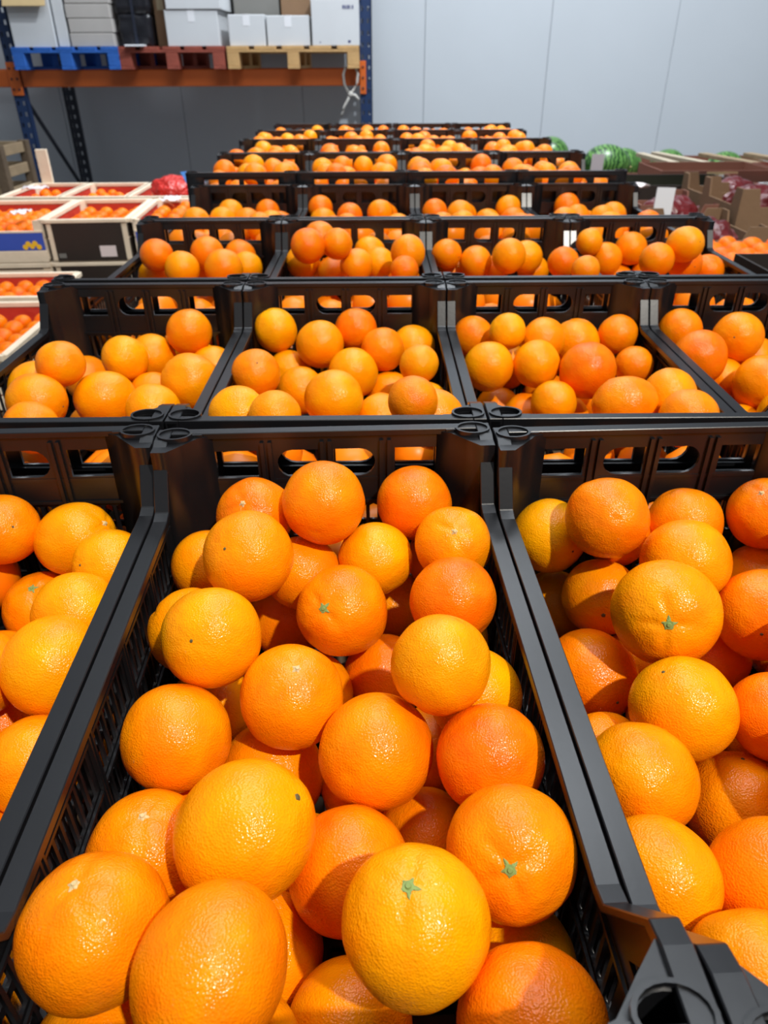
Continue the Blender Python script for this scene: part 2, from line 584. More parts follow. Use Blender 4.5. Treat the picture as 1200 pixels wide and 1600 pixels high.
COLNAME = {'A': 'leftmost', 'B': 'second', 'C': 'third', 'D': 'rightmost'}
ROWNAME = ['front row', 'second row', 'third row', 'fourth row', 'fifth row', 'sixth row', 'seventh row', 'rearmost row']
def where(c, k):
    if k == 1:
        return {'A': 'front row crate at left edge', 'B': 'large front row crate in the middle', 'C': 'front row crate at right edge', 'D': 'front row crate beyond right edge'}[c]
    return COLNAME[c] + ' crate of the ' + ROWNAME[k - 1]

proto = make_crate()
first = True
for k in range(1, 9):
    for c in 'ABCD':
        o = proto if first else dup(proto)
        first = False
        o.matrix_world = crate_matrix(c, k)
        if k == 1:
            lab = {'A': 'black plastic crate of oranges cut off by the left edge of the front row',
                   'B': 'large black plastic crate of oranges in the middle of the front row',
                   'C': 'black plastic crate of oranges cut off by the right edge of the front row',
                   'D': 'black plastic crate of oranges beyond the right edge of the front row'}[c]
        else:
            side = {'A': 'leftmost', 'B': 'second from the left', 'C': 'third from the left', 'D': 'rightmost'}[c]
            lab = 'black plastic crate of oranges, %s in the %s' % (side, ROWNAME[k - 1])
        tag(o, lab, 'crate', 'black crates of oranges set in rows')

# ------------------------------------------------------------------ oranges
def ico(sub):
    t = bmesh.new()
    bmesh.ops.create_icosphere(t, subdivisions=sub, radius=1.0)
    return t

def orange_mesh(seed, sub, dimple, crease, lump, ncre):
    rnd = random.Random(seed)
    t = ico(sub)
    off = Vector((seed * 3.1, seed * 1.7, seed * 0.9))
    ph = [rnd.uniform(0, 6.28) for _ in range(4)]
    for v in t.verts:
        n = v.co.normalized()
        th = math.acos(max(-1, min(1, n.z)))
        fi = math.atan2(n.y, n.x)
        r = 1.0 + lump * noise.noise(n * 1.3 + off) + 0.35 * lump * noise.noise(n * 3.2 + off)
        r -= dimple * math.exp(-(th / 0.22) ** 2)
        cr = 0.5 + 0.5 * math.cos(ncre * fi + ph[0] + 0.8 * math.sin(fi + ph[1]))
        r -= crease * (cr ** 5) * math.exp(-((th - 0.30) / 0.28) ** 2)
        r += 0.4 * crease * noise.noise(n * 6 + off) * math.exp(-(th / 0.8) ** 2)
        th2 = math.pi - th
        r -= 0.03 * math.exp(-(th2 / 0.14) ** 2)
        v.co = n * r
    for f in t.faces:
        f.smooth = True
    me = bpy.data.meshes.new('orange')
    t.to_mesh(me)
    t.free()
    me.materials.append(M['peel'])
    return me

HI = [orange_mesh(1, 5, 0.035, 0.030, 0.030, 5), orange_mesh(2, 5, 0.025, 0.012, 0.022, 7), orange_mesh(3, 5, 0.045, 0.045, 0.035, 4),
      orange_mesh(4, 5, 0.02, 0.006, 0.020, 6), orange_mesh(5, 5, 0.03, 0.02, 0.045, 5)]
LO = [orange_mesh(11, 3, 0.03, 0.015, 0.03, 5), orange_mesh(12, 3, 0.02, 0.01, 0.02, 6), orange_mesh(13, 3, 0.03, 0.02, 0.04, 4)]

def calyx_mesh(kind):
    mb = MB()
    t = bmesh.new()
    n = 20
    r_out = {'green': 0.18, 'pale': 0.11, 'dark': 0.085, 'dot': 0.05}[kind]
    star = {'green': 0.35, 'pale': 0.22, 'dark': 0.15, 'dot': 0.1}[kind]
    top = t.verts.new((0, 0, 0.020))
    r1 = []
    r2_ = []
    for k in range(n):
        a = 2 * math.pi * k / n
        q = 1 - star + star * math.cos(5 * a)
        r1.append(t.verts.new((0.45 * r_out * math.cos(a), 0.45 * r_out * math.sin(a), 0.018)))
        r2_.append(t.verts.new((q * r_out * math.cos(a), q * r_out * math.sin(a), -0.012)))
    for k in range(n):
        t.faces.new((top, r1[k], r1[(k + 1) % n]))
        t.faces.new((r1[k], r2_[k], r2_[(k + 1) % n], r1[(k + 1) % n]))
    mb.add(t)
    if kind in ('green', 'pale'):
        t = bmesh.new()
        bmesh.ops.create_cone(t, cap_ends=True, segments=10, radius1=0.048, radius2=0.034, depth=0.03, matrix=Matrix.Translation((0, 0, 0.028)))
        mb.add(t)
    return mb.mesh('calyx')

CAL = {k: calyx_mesh(k) for k in ('green', 'pale', 'dark', 'dot')}
CALM = {'green': M['stem_green'], 'pale': M['stem_pale'], 'dark': M['stem_dark'], 'dot': M['stem_dark']}
for k in CAL:
    CAL[k].materials.append(CALM[k])
POLE = {}
for me in HI + LO:
    POLE[me.name] = max(v.co.z for v in me.vertices if math.hypot(v.co.x, v.co.y) < 0.08)

# packed fruit: (slot, x, y, z, radius) in tenths of a millimetre inside each crate
FRUIT = {
 'A1': [(0,25,2065,1279,322),(1,651,2064,1154,333),(2,1107,1623,1157,320),(4,297,1829,522,363),(5,994,986,1139,340),(6,1065,306,1232,363),(7,424,443,1053,333),(8,1073,-282,881,332),(9,400,494,404,335),(10,829,-661,410,335),(-1,941,-1538,452,372),(-1,1023,756,499,348),(-1,998,1985,572,359),(-1,154,1129,427,340),(-1,1020,123,374,306)],
 'B1': [(0,-7,1721,1751,345),(1,786,2054,1519,335),(2,-620,1888,1537,335),(3,-599,1205,1583,360),(4,-1069,1786,1068,335),(5,-214,1565,1133,335),(6,420,1614,1227,318),(7,1071,1476,1456,323),(8,992,832,1381,340),(9,133,975,1189,362),(10,-776,405,1457,353),(11,-1064,901,1097,335),(12,-409,1773,442,362),(13,602,1908,432,352),(14,781,-98,1609,317),(15,1070,127,1082,335),(16,473,987,436,356),(17,-211,98,1165,360),(18,-972,-142,1066,360),(19,356,-332,1088,367),(20,1062,-521,1208,336),(21,-406,1,465,385),(22,-381,-1064,1354,372),(23,-1028,-852,866,369),(24,-1042,-1548,1348,356),(25,-429,-1819,1471,337),(26,166,-977,826,365),(27,1051,-1216,1306,346),(28,500,-1639,1434,352),(29,678,-535,415,335),(30,-333,-1217,414,335),(31,156,-1663,459,339),(32,1016,-1977,1132,347),(33,1070,-1477,688,335),(34,-1065,-1845,738,335),(-1,-953,651,457,360),(-1,828,178,455,346),(-1,-158,688,562,357),(-1,-387,-1951,808,348),(-1,-1043,-332,421,325),(-1,1068,1230,615,320),(-1,-969,-1311,373,317),(-1,-141,-616,374,299),(-1,254,-82,369,296)],
 'C1': [(0,-970,2046,1197,341),(1,-624,1657,1628,346),(2,277,2052,1283,336),(3,1003,2035,1380,328),(4,18,1422,1315,356),(5,1048,1868,736,350),(6,-581,1568,846,342),(7,-838,2006,414,335),(8,-416,734,1359,397),(9,555,1025,1056,372),(10,-831,889,573,372),(11,359,1208,414,335),(12,-497,51,1071,361),(13,152,2,999,314),(14,-959,-463,1010,352),(15,-101,-296,449,378),(16,-423,-1156,954,376),(17,-1097,-1115,995,335),(18,-830,-1002,406,335),(19,-830,-1716,1070,337),(-1,-945,53,522,346),(-1,-298,424,499,351),(-1,361,380,417,321),(-1,-276,1230,381,310),(-1,1084,1348,366,298),(-1,-341,2039,1199,296)],
 'D1': [],
 'A2': [(0,747,1715,1580,325),(1,1083,1456,1112,335),(2,-562,264,1644,302),(3,-21,1074,1415,320),(4,174,1660,1230,335),(5,-1042,458,1253,357),(6,-717,-282,1370,339),(7,-1014,2030,752,357),(8,-119,327,1131,372),(9,707,2021,966,373),(10,1019,394,1338,379),(11,347,836,957,335),(12,717,-366,1259,335),(13,-549,-898,1304,313),(14,-585,916,449,369),(15,-292,1900,819,335),(-1,863,902,450,371)],
 'B2': [(0,-1047,2069,1487,317),(1,-364,1684,1397,347),(2,154,2070,1499,317),(3,553,1619,1331,318),(4,1014,2052,1211,335),(5,132,1138,1160,354),(6,-1085,241,1505,313),(7,1019,428,1547,251),(8,-858,1792,925,335),(9,-612,997,962,335),(10,-61,-309,1379,362),(11,828,-1896,2027,255),(12,1085,177,1055,335),(13,653,1335,767,335),(14,-610,-1540,1718,271),(15,-1064,-1184,1561,335),(16,505,-138,1029,335),(17,1081,-1525,1659,335)],
 'C2': [(0,-1077,2067,1360,320),(1,-655,1556,1611,266),(2,-104,1681,1434,335),(3,468,2017,1273,359),(4,1099,2024,1399,299),(5,-970,1069,1267,350),(6,-300,1069,1300,332),(7,355,804,1302,386),(8,1123,1207,1219,273),(9,-139,484,962,304),(10,441,-555,1391,339),(11,1062,-322,1387,335),(12,-707,1492,429,349),(13,-418,903,585,335),(14,694,1476,579,335),(15,1054,-989,1391,335),(16,221,1027,474,335),(-1,-1016,-900,583,354),(-1,-541,1951,947,351),(-1,-1012,-1892,1016,356)],
 'D2': [(0,-963,2049,1434,338),(1,-249,1688,1464,356),(2,-1021,1091,1360,377),(3,211,1944,1032,335),(4,-473,1393,905,335),(5,-230,724,1128,387),(7,-549,413,571,353),(8,-227,-53,994,364),(-1,48,1460,456,348),(-1,-894,1062,467,347)],
 'A3': [(0,-848,1024,1691,327),(1,22,1581,1601,335),(2,513,668,1510,372),(3,-304,716,1503,336),(4,821,1463,1345,314),(5,-1062,1389,1195,335),(6,594,2052,1444,335),(7,-215,2046,1121,340)],
 'B3': [(0,-824,494,1962,326),(1,-282,772,1939,295),(2,-704,2039,1797,335),(3,-1039,1512,1433,340),(4,72,978,1482,329),(5,517,1439,1411,326),(6,985,-34,1633,260),(7,-421,1442,1226,335),(8,327,2053,1508,335),(9,-918,2052,1065,335),(10,1067,515,1822,335),(-1,1014,844,1149,356)],
 'C3': [(0,-1087,1686,1539,303),(1,-488,1621,1383,330),(2,97,1114,1619,343),(3,1098,722,1580,299),(4,1148,-724,1779,248),(5,811,2051,1092,335),(6,-873,2052,1074,335),(7,540,1596,1485,335),(8,-56,2022,1091,335)],
 'D3': [(0,-1191,1624,1768,274),(1,-179,2055,1546,337),(2,-770,1790,1385,347),(3,-295,171,1743,311),(4,253,364,1973,324),(5,493,760,1533,325),(6,255,2057,1049,335),(7,1064,992,1327,335),(8,-385,2061,920,335)],
 'A4': [(-1,973,1102,1290,357),(-1,123,1090,1388,349),(-1,835,389,1445,355),(-1,659,-317,1523,339),(-1,-371,1591,1521,341),(-1,-1030,393,1527,345),(-1,555,1895,1493,332),(-1,-430,703,1499,334)],
 'B4': [(-1,1008,621,1299,358),(-1,-923,1330,1327,363),(-1,709,1995,1335,361),(-1,-237,-125,1461,337),(-1,573,1165,1572,342),(-1,-212,991,1533,333),(-1,-1035,1982,1560,337)],
 'C4': [(-1,416,1487,1256,367),(-1,982,-201,1439,356),(-1,254,-299,1487,331),(-1,-456,-307,1529,351),(-1,-885,272,1406,338),(-1,1014,1116,1365,348),(-1,-368,1056,1546,353),(-1,-153,2008,1359,333),(-1,-1004,1408,1554,332),(-1,997,1867,1565,338)],
 'D4': [(-1,-313,1161,1443,332),(-1,705,1428,1439,351),(-1,137,-287,1505,332),(-1,-404,1997,1572,341),(-1,204,631,1501,333),(-1,-971,-263,1580,351),(-1,1010,-401,1536,337)],
 'A5': [(-1,-184,-7,1734,337),(-1,-308,1961,1741,373),(-1,-987,498,1777,346),(-1,436,1127,1733,352),(-1,954,-658,1804,347),(-1,141,-701,1809,358),(-1,1002,144,1758,357)],
 'B5': [(-1,801,1352,1574,352),(-1,-242,514,1568,347),(-1,-1035,1438,1717,340),(-1,1010,1997,1744,357),(-1,249,1909,1723,332),(-1,-419,1770,1739,337),(-1,959,-14,1697,343),(-1,-893,688,1641,333),(-1,-516,-453,1778,331)],
 'C5': [(-1,553,1752,1359,352),(-1,915,758,1498,367),(-1,-297,571,1754,357),(-1,-302,1576,1665,349),(-1,-1005,1414,1739,336),(-1,965,-1476,1810,347),(-1,-337,-1375,1792,358),(-1,-970,298,1808,335),(-1,-1026,-627,1792,345),(-1,1035,1548,1795,339),(-1,-978,-1926,1789,343)],
 'D5': [(-1,708,948,1623,355),(-1,-125,850,1652,347),(-1,-956,4,1672,330),(-1,-145,131,1692,336),(-1,-1004,1146,1701,355),(-1,316,-1090,1748,332),(-1,-961,-797,1737,343),(-1,-1031,-1938,1813,337)],
 'A6': [(-1,18,939,1659,339),(-1,450,1756,1601,356),(-1,-617,1993,1730,360),(-1,-503,-679,1727,371),(-1,-1027,-1649,1793,345)],
 'B6': [(-1,-123,1431,1607,369),(-1,-998,756,1725,374),(-1,917,1278,1768,342),(-1,-846,-1490,1800,334)],
 'C6': [(-1,-502,191,1736,362),(-1,761,214,1795,331),(-1,-304,1960,1780,337),(-1,97,-853,1774,356),(-1,869,-474,1693,371),(-1,-885,-969,1762,337),(-1,477,1163,1789,355)],
 'D6': [(-1,-696,-583,1699,358),(-1,345,1948,1672,346),(-1,-409,431,1664,374),(-1,775,-102,1775,331),(-1,-955,888,1777,337),(-1,361,1245,1744,368),(-1,-382,2010,1766,338)],
 'A7': [(-1,-988,-263,1755,347),(-1,689,-297,1798,346),(-1,-934,677,1818,344),(-1,931,2009,1812,335),(-1,106,383,1815,330)],
 'B7': [(-1,1030,1133,1678,337),(-1,437,1946,1806,337),(-1,-226,1255,1778,358)],
 'C7': [(-1,-786,1249,1723,350),(-1,-53,1103,1808,332),(-1,-358,207,1784,347),(-1,202,-1161,1817,332)],
 'D7': [(-1,940,344,1809,342),(-1,1023,1957,1791,332),(-1,100,209,1818,334),(-1,-980,1950,1749,366)],
 'A8': [(-1,719,1812,1732,347)],
 'B8': [(-1,-863,868,1760,368),(-1,231,1452,1753,350),(-1,1021,1089,1778,333)],
 'C8': [(-1,-982,1157,1772,336)],
 'D8': [(-1,974,1970,1691,333),(-1,407,1490,1767,334)],
}
FILL = {
 'A1': [(-317,2056,732,335),(-338,1384,860,360),(390,-240,1038,361),(-758,2048,1228,339),(-339,-1732,452,358),(-75,-906,454,374),(-749,984,454,348),(-561,-209,454,349),(-798,-1105,463,369),(-1013,1984,471,351),(-320,450,493,353),(400,-2000,493,346),(-995,-1897,665,359),(-973,278,750,348),(354,-1353,824,354),(-1011,-512,909,347),(991,-1945,1037,346),(-270,-511,1032,368),(-1019,1430,1035,350),(-275,-1263,1079,348),(-25,-1914,1072,364),(-421,426,1194,349),(-1014,-1291,1120,347),(136,-197,398,338),(-1064,741,1204,316),(-659,-2064,1197,301)],
 'B1': [(-1044,1385,407,340),(781,-2036,433,340),(-1037,2039,399,330),(1054,2026,923,327),(92,2041,824,314),(598,-1179,384,294)],
 'C1': [(1080,1332,1460,318),(636,352,1258,348),(181,-620,1182,346),(907,-17,452,358),(322,1973,451,373),(386,-1974,461,355),(-424,-1830,458,353),(347,-969,469,347),(953,-1437,480,368),(964,694,458,370),(984,-720,597,362),(214,-1482,913,349),(1006,-2010,1018,349),(873,-1166,1174,368),(853,-370,1193,355),(-177,-1921,1275,347),(-1066,-2008,512,324),(1034,-2078,376,296)],
 'D1': [(60,-1788,411,331),(782,-1860,411,331),(-628,740,411,331),(422,1397,411,331),(-921,-929,412,332),(-57,-521,410,330),(861,1891,413,333),(836,-780,411,331),(-544,1582,412,332),(-516,30,412,332),(-678,-1590,417,337),(1030,775,419,339),(981,101,417,337),(507,-1351,720,335),(186,746,432,352),(123,-11,799,346),(-192,-1064,777,349),(-54,1525,869,350),(-976,1208,730,333),(-989,1958,708,332),(-969,-348,719,337),(-231,568,981,368),(828,1477,929,339),(-999,459,894,351),(-429,-1856,966,333),(635,430,874,334),(969,-76,1165,349),(-900,-1262,981,338),(-239,-491,1131,337),(942,-1286,1216,338),(522,-1981,1007,339),(396,1918,1183,335),(237,1021,1240,343),(440,-628,938,355),(-458,2010,1141,347),(6,-1487,1357,369),(-875,-443,1408,369),(993,563,1421,344),(-725,1393,1314,340),(75,88,1492,367),(1031,1980,1378,342),(-923,-1875,1447,367),(1005,-1914,1467,341),(-748,734,1480,351)],
 'A2': [(-775,-1653,451,372),(-896,-864,450,353),(-63,-1535,454,361),(950,-980,450,346),(230,1444,464,348),(983,-245,461,349),(-940,90,451,356),(102,-583,466,369),(873,-1998,468,352),(286,346,472,370),(505,-1359,858,367),(45,-1982,999,346),(-795,-1970,1093,345),(882,-1933,1172,357)],
 'B2': [(903,-969,455,352),(-875,214,454,371),(-281,-1359,454,365),(-599,-538,456,359),(-958,-1545,454,347),(851,1941,453,357),(-40,830,456,358),(-266,1888,467,362),(391,-1919,453,369),(597,448,472,352),(70,-22,465,355),(170,-797,559,367),(-1008,1288,453,363),(944,-204,510,350),(985,-1711,764,349),(-334,-1987,763,349),(-996,-273,980,359),(-746,-1028,977,347),(187,-1454,1001,374),(-980,-1995,1163,358)],
 'C2': [(484,-1937,453,373),(-327,-781,452,372),(876,-439,458,350),(888,-1248,458,363),(-657,-1585,451,370),(1007,481,453,349),(73,1860,492,363),(-912,-188,472,347),(235,-204,454,347),(105,-1336,606,365),(-151,-1934,918,351),(930,-1681,1027,358)],
 'D2': [(841,2037,1213,351),(-531,1908,452,356),(-843,-853,452,371),(579,1917,455,348),(248,-1341,456,354),(1008,-1969,461,354),(935,-1153,457,348),(443,-532,462,350),(1024,788,456,355),(393,304,464,357),(-935,-1841,464,367),(-222,-1915,469,349),(998,-91,502,354),(-133,-794,753,352),(905,1406,762,345),(-569,-1365,892,364),(403,-1854,898,350),(446,894,812,345),(1004,-644,946,361),(587,-43,1077,352),(518,-1190,1083,360),(-901,-1913,1190,354),(975,553,1195,367),(982,-1983,1287,362)],
 'A3': [(-139,-1442,452,363),(-114,-484,451,347),(762,1574,452,370),(-1023,1828,451,350),(714,240,455,370),(-347,679,451,361),(-304,1753,459,353),(-855,-160,451,364),(276,1011,467,352),(921,-1224,451,356),(665,-1876,459,353),(-884,-1683,451,351),(-880,-974,474,371),(726,-548,492,350),(-935,1040,479,347),(960,895,647,349),(257,-971,782,349),(46,146,739,348),(-294,-1979,868,349),(-566,-468,1026,360),(676,-1501,1046,356),(971,-143,1006,348),(-457,-1311,1085,348),(-989,-1957,1079,352),(892,-821,1166,361)],
 'B3': [(354,-173,451,356),(-903,-542,452,363),(937,1350,452,370),(-758,684,452,362),(982,-1502,454,366),(-571,1556,455,349),(314,-1703,460,346),(-976,-1560,458,365),(-54,826,465,371),(-110,-1138,476,366),(179,1606,451,364),(883,-767,463,375),(904,652,496,346),(-382,-1963,478,359),(-439,68,537,351),(1013,-21,594,353),(778,1997,775,351),(388,375,872,347),(-358,-601,905,356),(494,-1192,938,354),(744,-1999,991,355),(-964,5,979,352),(-523,-1515,1017,371),(-993,-982,1060,357),(356,-494,1108,353),(-111,1984,974,348),(1000,-768,1215,355),(34,-1999,1173,347)],
 'C3': [(338,1619,451,358),(-332,795,450,352),(24,-182,455,371),(779,-419,451,356),(-535,-1866,450,361),(-999,-815,453,354),(972,1202,463,370),(930,-1551,453,354),(237,-1777,466,361),(-726,1682,465,348),(716,515,456,365),(-913,-34,464,373),(149,-1047,456,372),(-1027,871,477,350),(-444,-610,819,359),(263,948,841,348),(-972,-1453,839,350),(826,-968,883,354),(-136,321,933,349),(-207,-1425,1000,369),(704,-1892,1013,355),(506,-3,934,349),(212,-620,1093,364),(-620,-2008,1199,351),(-952,-907,1259,351)],
 'D3': [(26,103,453,372),(-670,-1552,452,360),(254,1284,451,348),(-684,281,459,355),(-882,-790,463,354),(208,-1981,450,366),(-476,1404,454,351),(423,-848,462,363),(767,1990,454,354),(685,687,457,346),(977,-1472,474,348),(870,-120,482,366),(-1010,1994,475,347),(-1024,954,506,349),(1018,1314,599,361),(-214,776,510,347),(-234,-530,635,349),(-51,-1396,794,361),(996,-796,947,373),(1000,-1971,980,357),(-1001,-2001,945,346),(476,94,1033,351),(-1023,-210,876,348),(-928,-1210,1051,358),(181,-790,1138,364),(-308,-1957,1127,358),(572,-1435,1115,358),(1008,1865,1187,358)],
 'A4': [(-821,-1095,410,330),(22,1200,410,330),(-359,-1800,412,332),(639,-360,410,330),(-188,-293,412,332),(759,720,416,336),(-1015,-174,412,332),(182,-1106,411,331),(-955,1806,411,331),(-770,507,412,332),(788,1831,417,337),(475,-1991,418,338),(169,258,412,332),(-20,1986,415,335),(568,1260,767,334),(799,-1239,626,345),(-537,1451,795,348),(917,184,791,347),(-1005,-1820,622,358),(-481,-728,862,354),(-303,693,833,334),(258,-1516,926,342),(304,-684,895,332),(-927,911,1056,374),(992,-533,962,358),(367,626,951,344),(-426,-1467,968,330),(-686,-98,1081,354),(65,1789,1048,343),(1019,1791,1038,337),(24,125,1231,336),(961,-1152,1279,343),(-969,1882,1090,340),(259,-1982,1404,336),(-972,-1337,1366,368),(-103,-1040,1405,371),(-514,-1946,1417,341),(-999,-597,1454,353)],
 'B4': [(-822,141,412,332),(242,780,410,330),(591,-1869,411,331),(298,1914,410,330),(916,1293,412,332),(-805,1306,410,330),(-202,-276,410,330),(-925,-1463,411,331),(-422,-1943,415,335),(406,-772,412,332),(648,84,414,334),(-816,-586,411,331),(-232,-1121,413,333),(-319,1710,608,342),(-333,890,698,331),(1009,-1236,427,347),(935,1925,666,359),(-55,180,882,352),(918,-697,847,352),(-998,674,767,342),(1017,586,620,332),(455,1389,918,369),(448,-1333,803,345),(-893,-1962,890,345),(67,-2018,852,335),(-873,1885,929,332),(-486,-1310,992,337),(30,-683,979,365),(970,-1826,950,341),(-835,-247,1003,362),(584,-181,1136,338),(253,700,1178,331),(-239,1664,1278,345),(-611,500,1299,349),(965,-1240,1279,341),(-330,-2006,1376,333),(-782,-900,1439,349),(493,-2009,1385,340),(448,-821,1508,335),(64,-1479,1522,351),(-984,-1810,1548,347)],
 'C4': [(-675,-581,411,331),(-32,-1224,412,332),(420,573,410,330),(992,1445,411,331),(505,-1914,410,330),(-842,1084,413,333),(965,53,411,331),(-350,568,412,332),(407,-600,413,333),(-901,-1624,417,337),(90,1202,410,330),(-669,1992,421,341),(858,-1235,417,337),(-316,-1821,677,343),(-984,439,623,358),(330,1816,418,338),(-60,-16,584,352),(1040,865,717,338),(820,1976,895,374),(-564,-1081,825,337),(-316,1585,851,359),(440,-1459,909,357),(539,-103,914,348),(782,-850,961,345),(-649,-106,911,337),(44,921,1013,346),(-992,-1745,1062,335),(11,-690,966,364),(-896,984,1061,335),(-198,275,1212,335),(-814,1951,1193,358),(890,-1993,940,340),(633,588,1171,342),(-1010,-565,1229,338),(-10,-1890,1275,343),(57,-1218,1446,356),(-820,-1262,1500,350),(616,-1720,1515,336),(1003,-1128,1560,362)],
 'D4': [(-996,337,411,331),(1044,-1253,411,331),(180,-931,410,330),(-732,-1024,411,331),(890,373,411,331),(-333,1411,411,331),(638,-1797,410,330),(43,828,411,331),(531,-376,410,330),(540,1932,414,334),(-430,-81,423,343),(721,1036,414,334),(-271,-1661,414,334),(-484,1998,716,358),(-743,932,627,346),(273,1276,838,337),(-1036,-1538,694,341),(520,-1285,838,331),(111,-101,848,346),(1020,-212,831,345),(-433,-628,861,350),(968,-1897,965,333),(-237,667,999,346),(1000,1644,836,364),(-964,-161,880,364),(426,530,853,336),(-935,1538,970,345),(15,-1698,1005,334),(954,806,1173,352),(-1033,-1954,1217,338),(507,-672,1102,347),(-976,557,1181,374),(118,1838,1172,345),(-1011,-1038,1152,349),(656,145,1339,336),(-54,-953,1410,362),(-455,74,1289,340),(1010,-1037,1354,334),(582,-1814,1532,367),(-561,-1436,1446,330)],
 'A5': [(402,455,411,331),(1006,1389,411,331),(-327,302,410,330),(340,-766,410,330),(-540,1787,412,332),(145,1456,411,331),(88,-1671,414,334),(-504,-472,412,332),(-432,1001,414,334),(1047,-1748,412,332),(-550,-1180,419,339),(-966,-2000,419,339),(911,-297,448,368),(-1041,232,416,336),(991,809,719,336),(116,-150,690,371),(925,-1133,683,361),(199,-1175,902,335),(207,2011,764,340),(-434,-1739,840,353),(-890,1339,804,368),(-1034,-516,814,344),(997,1889,888,371),(251,986,906,370),(590,-1951,880,363),(-755,610,893,346),(955,141,986,337),(-419,1996,1031,342),(-131,421,1128,357),(1025,-547,1085,335),(-154,-452,1251,330),(-898,-1257,1077,368),(886,1253,1191,331),(19,1500,1322,341),(843,-1211,1388,364),(-970,-47,1332,368),(75,-1819,1343,353),(490,-284,1370,336),(-782,-1949,1426,371),(-999,1970,1412,363),(638,583,1375,341),(625,1892,1470,331),(979,-1942,1469,354),(-405,824,1605,335),(-304,-1212,1441,341),(-1032,1157,1468,346),(-897,-888,1659,332)],
 'B5': [(128,911,411,331),(1023,-1629,411,331),(255,-1529,412,332),(-270,-759,413,333),(843,-467,413,333),(-651,-1376,411,331),(79,1767,413,333),(-612,326,412,332),(-896,945,414,334),(836,1333,412,332),(-709,1949,421,341),(-965,-590,411,331),(157,104,413,333),(901,1987,537,347),(853,260,415,335),(701,-1038,709,336),(-515,-246,793,360),(-446,-1956,651,340),(315,-478,836,354),(742,815,830,350),(-278,1408,864,355),(-30,-1156,933,374),(-203,547,889,345),(-847,-1282,1032,338),(118,-2005,996,333),(-998,1479,820,351),(-956,592,966,335),(985,-147,1006,366),(781,-1863,992,350),(564,1642,1007,337),(-73,1981,1159,332),(-844,2016,1208,340),(-1018,-1949,991,335),(384,227,1157,368),(702,-1259,1333,337),(190,1020,1202,351),(-937,-714,1351,330),(-481,1171,1466,334),(-769,56,1392,368),(-396,-1842,1365,331),(134,-415,1501,349),(835,623,1515,341),(-1031,-1430,1660,344),(232,-1965,1677,369),(982,-673,1506,346),(-290,-1239,1625,345),(978,-2015,1618,334)],
 'C5': [(655,1426,410,330),(-26,501,411,331),(579,-1981,410,330),(883,-125,410,330),(-540,-683,413,333),(-425,1888,416,336),(821,-954,416,336),(-198,-1906,411,331),(141,-431,418,338),(161,-1089,411,331),(-924,-142,411,331),(-1048,1664,410,330),(-618,933,427,347),(-755,-1413,418,338),(970,668,440,360),(1017,-1527,672,331),(-921,419,789,356),(224,1962,587,350),(-38,1172,723,358),(466,511,873,332),(-295,-173,855,342),(-962,-1947,802,363),(-1004,-592,916,361),(135,-1590,884,338),(-746,1387,940,349),(617,-444,955,365),(947,1866,811,343),(-483,-1216,1009,353),(-264,525,1049,361),(1008,148,1075,361),(882,-1107,1167,341),(890,1230,997,332),(-179,1993,1139,344),(-489,-1862,1316,351),(256,1041,1361,368),(923,-1923,1194,340),(-70,-668,1282,360),(-952,822,1367,361),(287,-1,1394,351),(-582,-176,1476,352),(-992,-1273,1508,372),(-822,1959,1378,354),(948,-560,1586,361),(186,-1824,1511,343),(373,-1173,1623,354)],
 'D5': [(-966,567,412,332),(392,-105,413,333),(-796,1633,412,332),(986,1998,410,330),(-750,-1089,413,333),(-282,316,412,332),(598,1176,412,332),(-247,-1525,415,335),(-149,1421,410,330),(1021,-1608,412,332),(359,-1924,420,340),(977,-913,419,339),(985,354,415,335),(-337,-512,421,341),(300,-956,414,334),(-385,901,781,361),(324,587,539,340),(-937,-528,748,354),(-169,1993,719,330),(-990,-1732,530,375),(867,-208,883,354),(665,-1389,924,339),(629,1690,868,337),(-145,-1011,949,374),(-89,-1995,915,341),(-735,163,878,337),(964,815,922,361),(156,-389,1029,332),(-699,1569,1076,353),(-816,-1062,1145,332),(282,1156,1102,352),(-13,448,1130,332),(450,-1914,1314,345),(-68,1791,1362,362),(-698,665,1339,331),(-539,-367,1296,353),(-647,-1785,1263,361),(802,294,1377,360),(654,-748,1288,344),(865,1625,1480,331),(994,-1451,1532,365),(-355,-1125,1625,346),(436,-222,1646,338),(-886,1888,1641,334),(-128,-1852,1733,353)],
 'A6': [(-849,1500,413,333),(-943,-566,410,330),(54,-1349,410,330),(424,959,410,330),(309,-203,411,331),(-540,699,413,333),(974,1841,412,332),(-348,-2008,413,333),(939,-1415,432,352),(265,1621,422,342),(-848,-1439,414,334),(984,-127,416,336),(439,-1972,453,373),(20,384,575,340),(-759,94,591,346),(-221,-732,425,345),(1001,-767,632,339),(-409,1946,613,334),(888,422,779,338),(976,1315,846,360),(-912,-1969,796,333),(-166,-208,859,332),(-978,991,827,346),(-543,-1154,932,341),(-238,1275,727,351),(520,-1206,964,367),(546,-332,1051,374),(83,1915,1050,335),(976,-1886,914,333),(-728,-497,1028,331),(5,-1914,1008,344),(841,1996,1039,338),(-381,496,1094,335),(-578,1398,1333,367),(362,1224,1156,344),(430,436,1282,352),(-627,-7,1459,339),(-526,-1923,1409,332),(34,-991,1403,334),(1041,1020,1458,333),(1002,-972,1425,351),(609,-1733,1445,340),(-1006,-1075,1423,349),(46,-157,1591,374),(-823,634,1578,345),(820,-29,1614,333),(48,-1910,1750,332)],
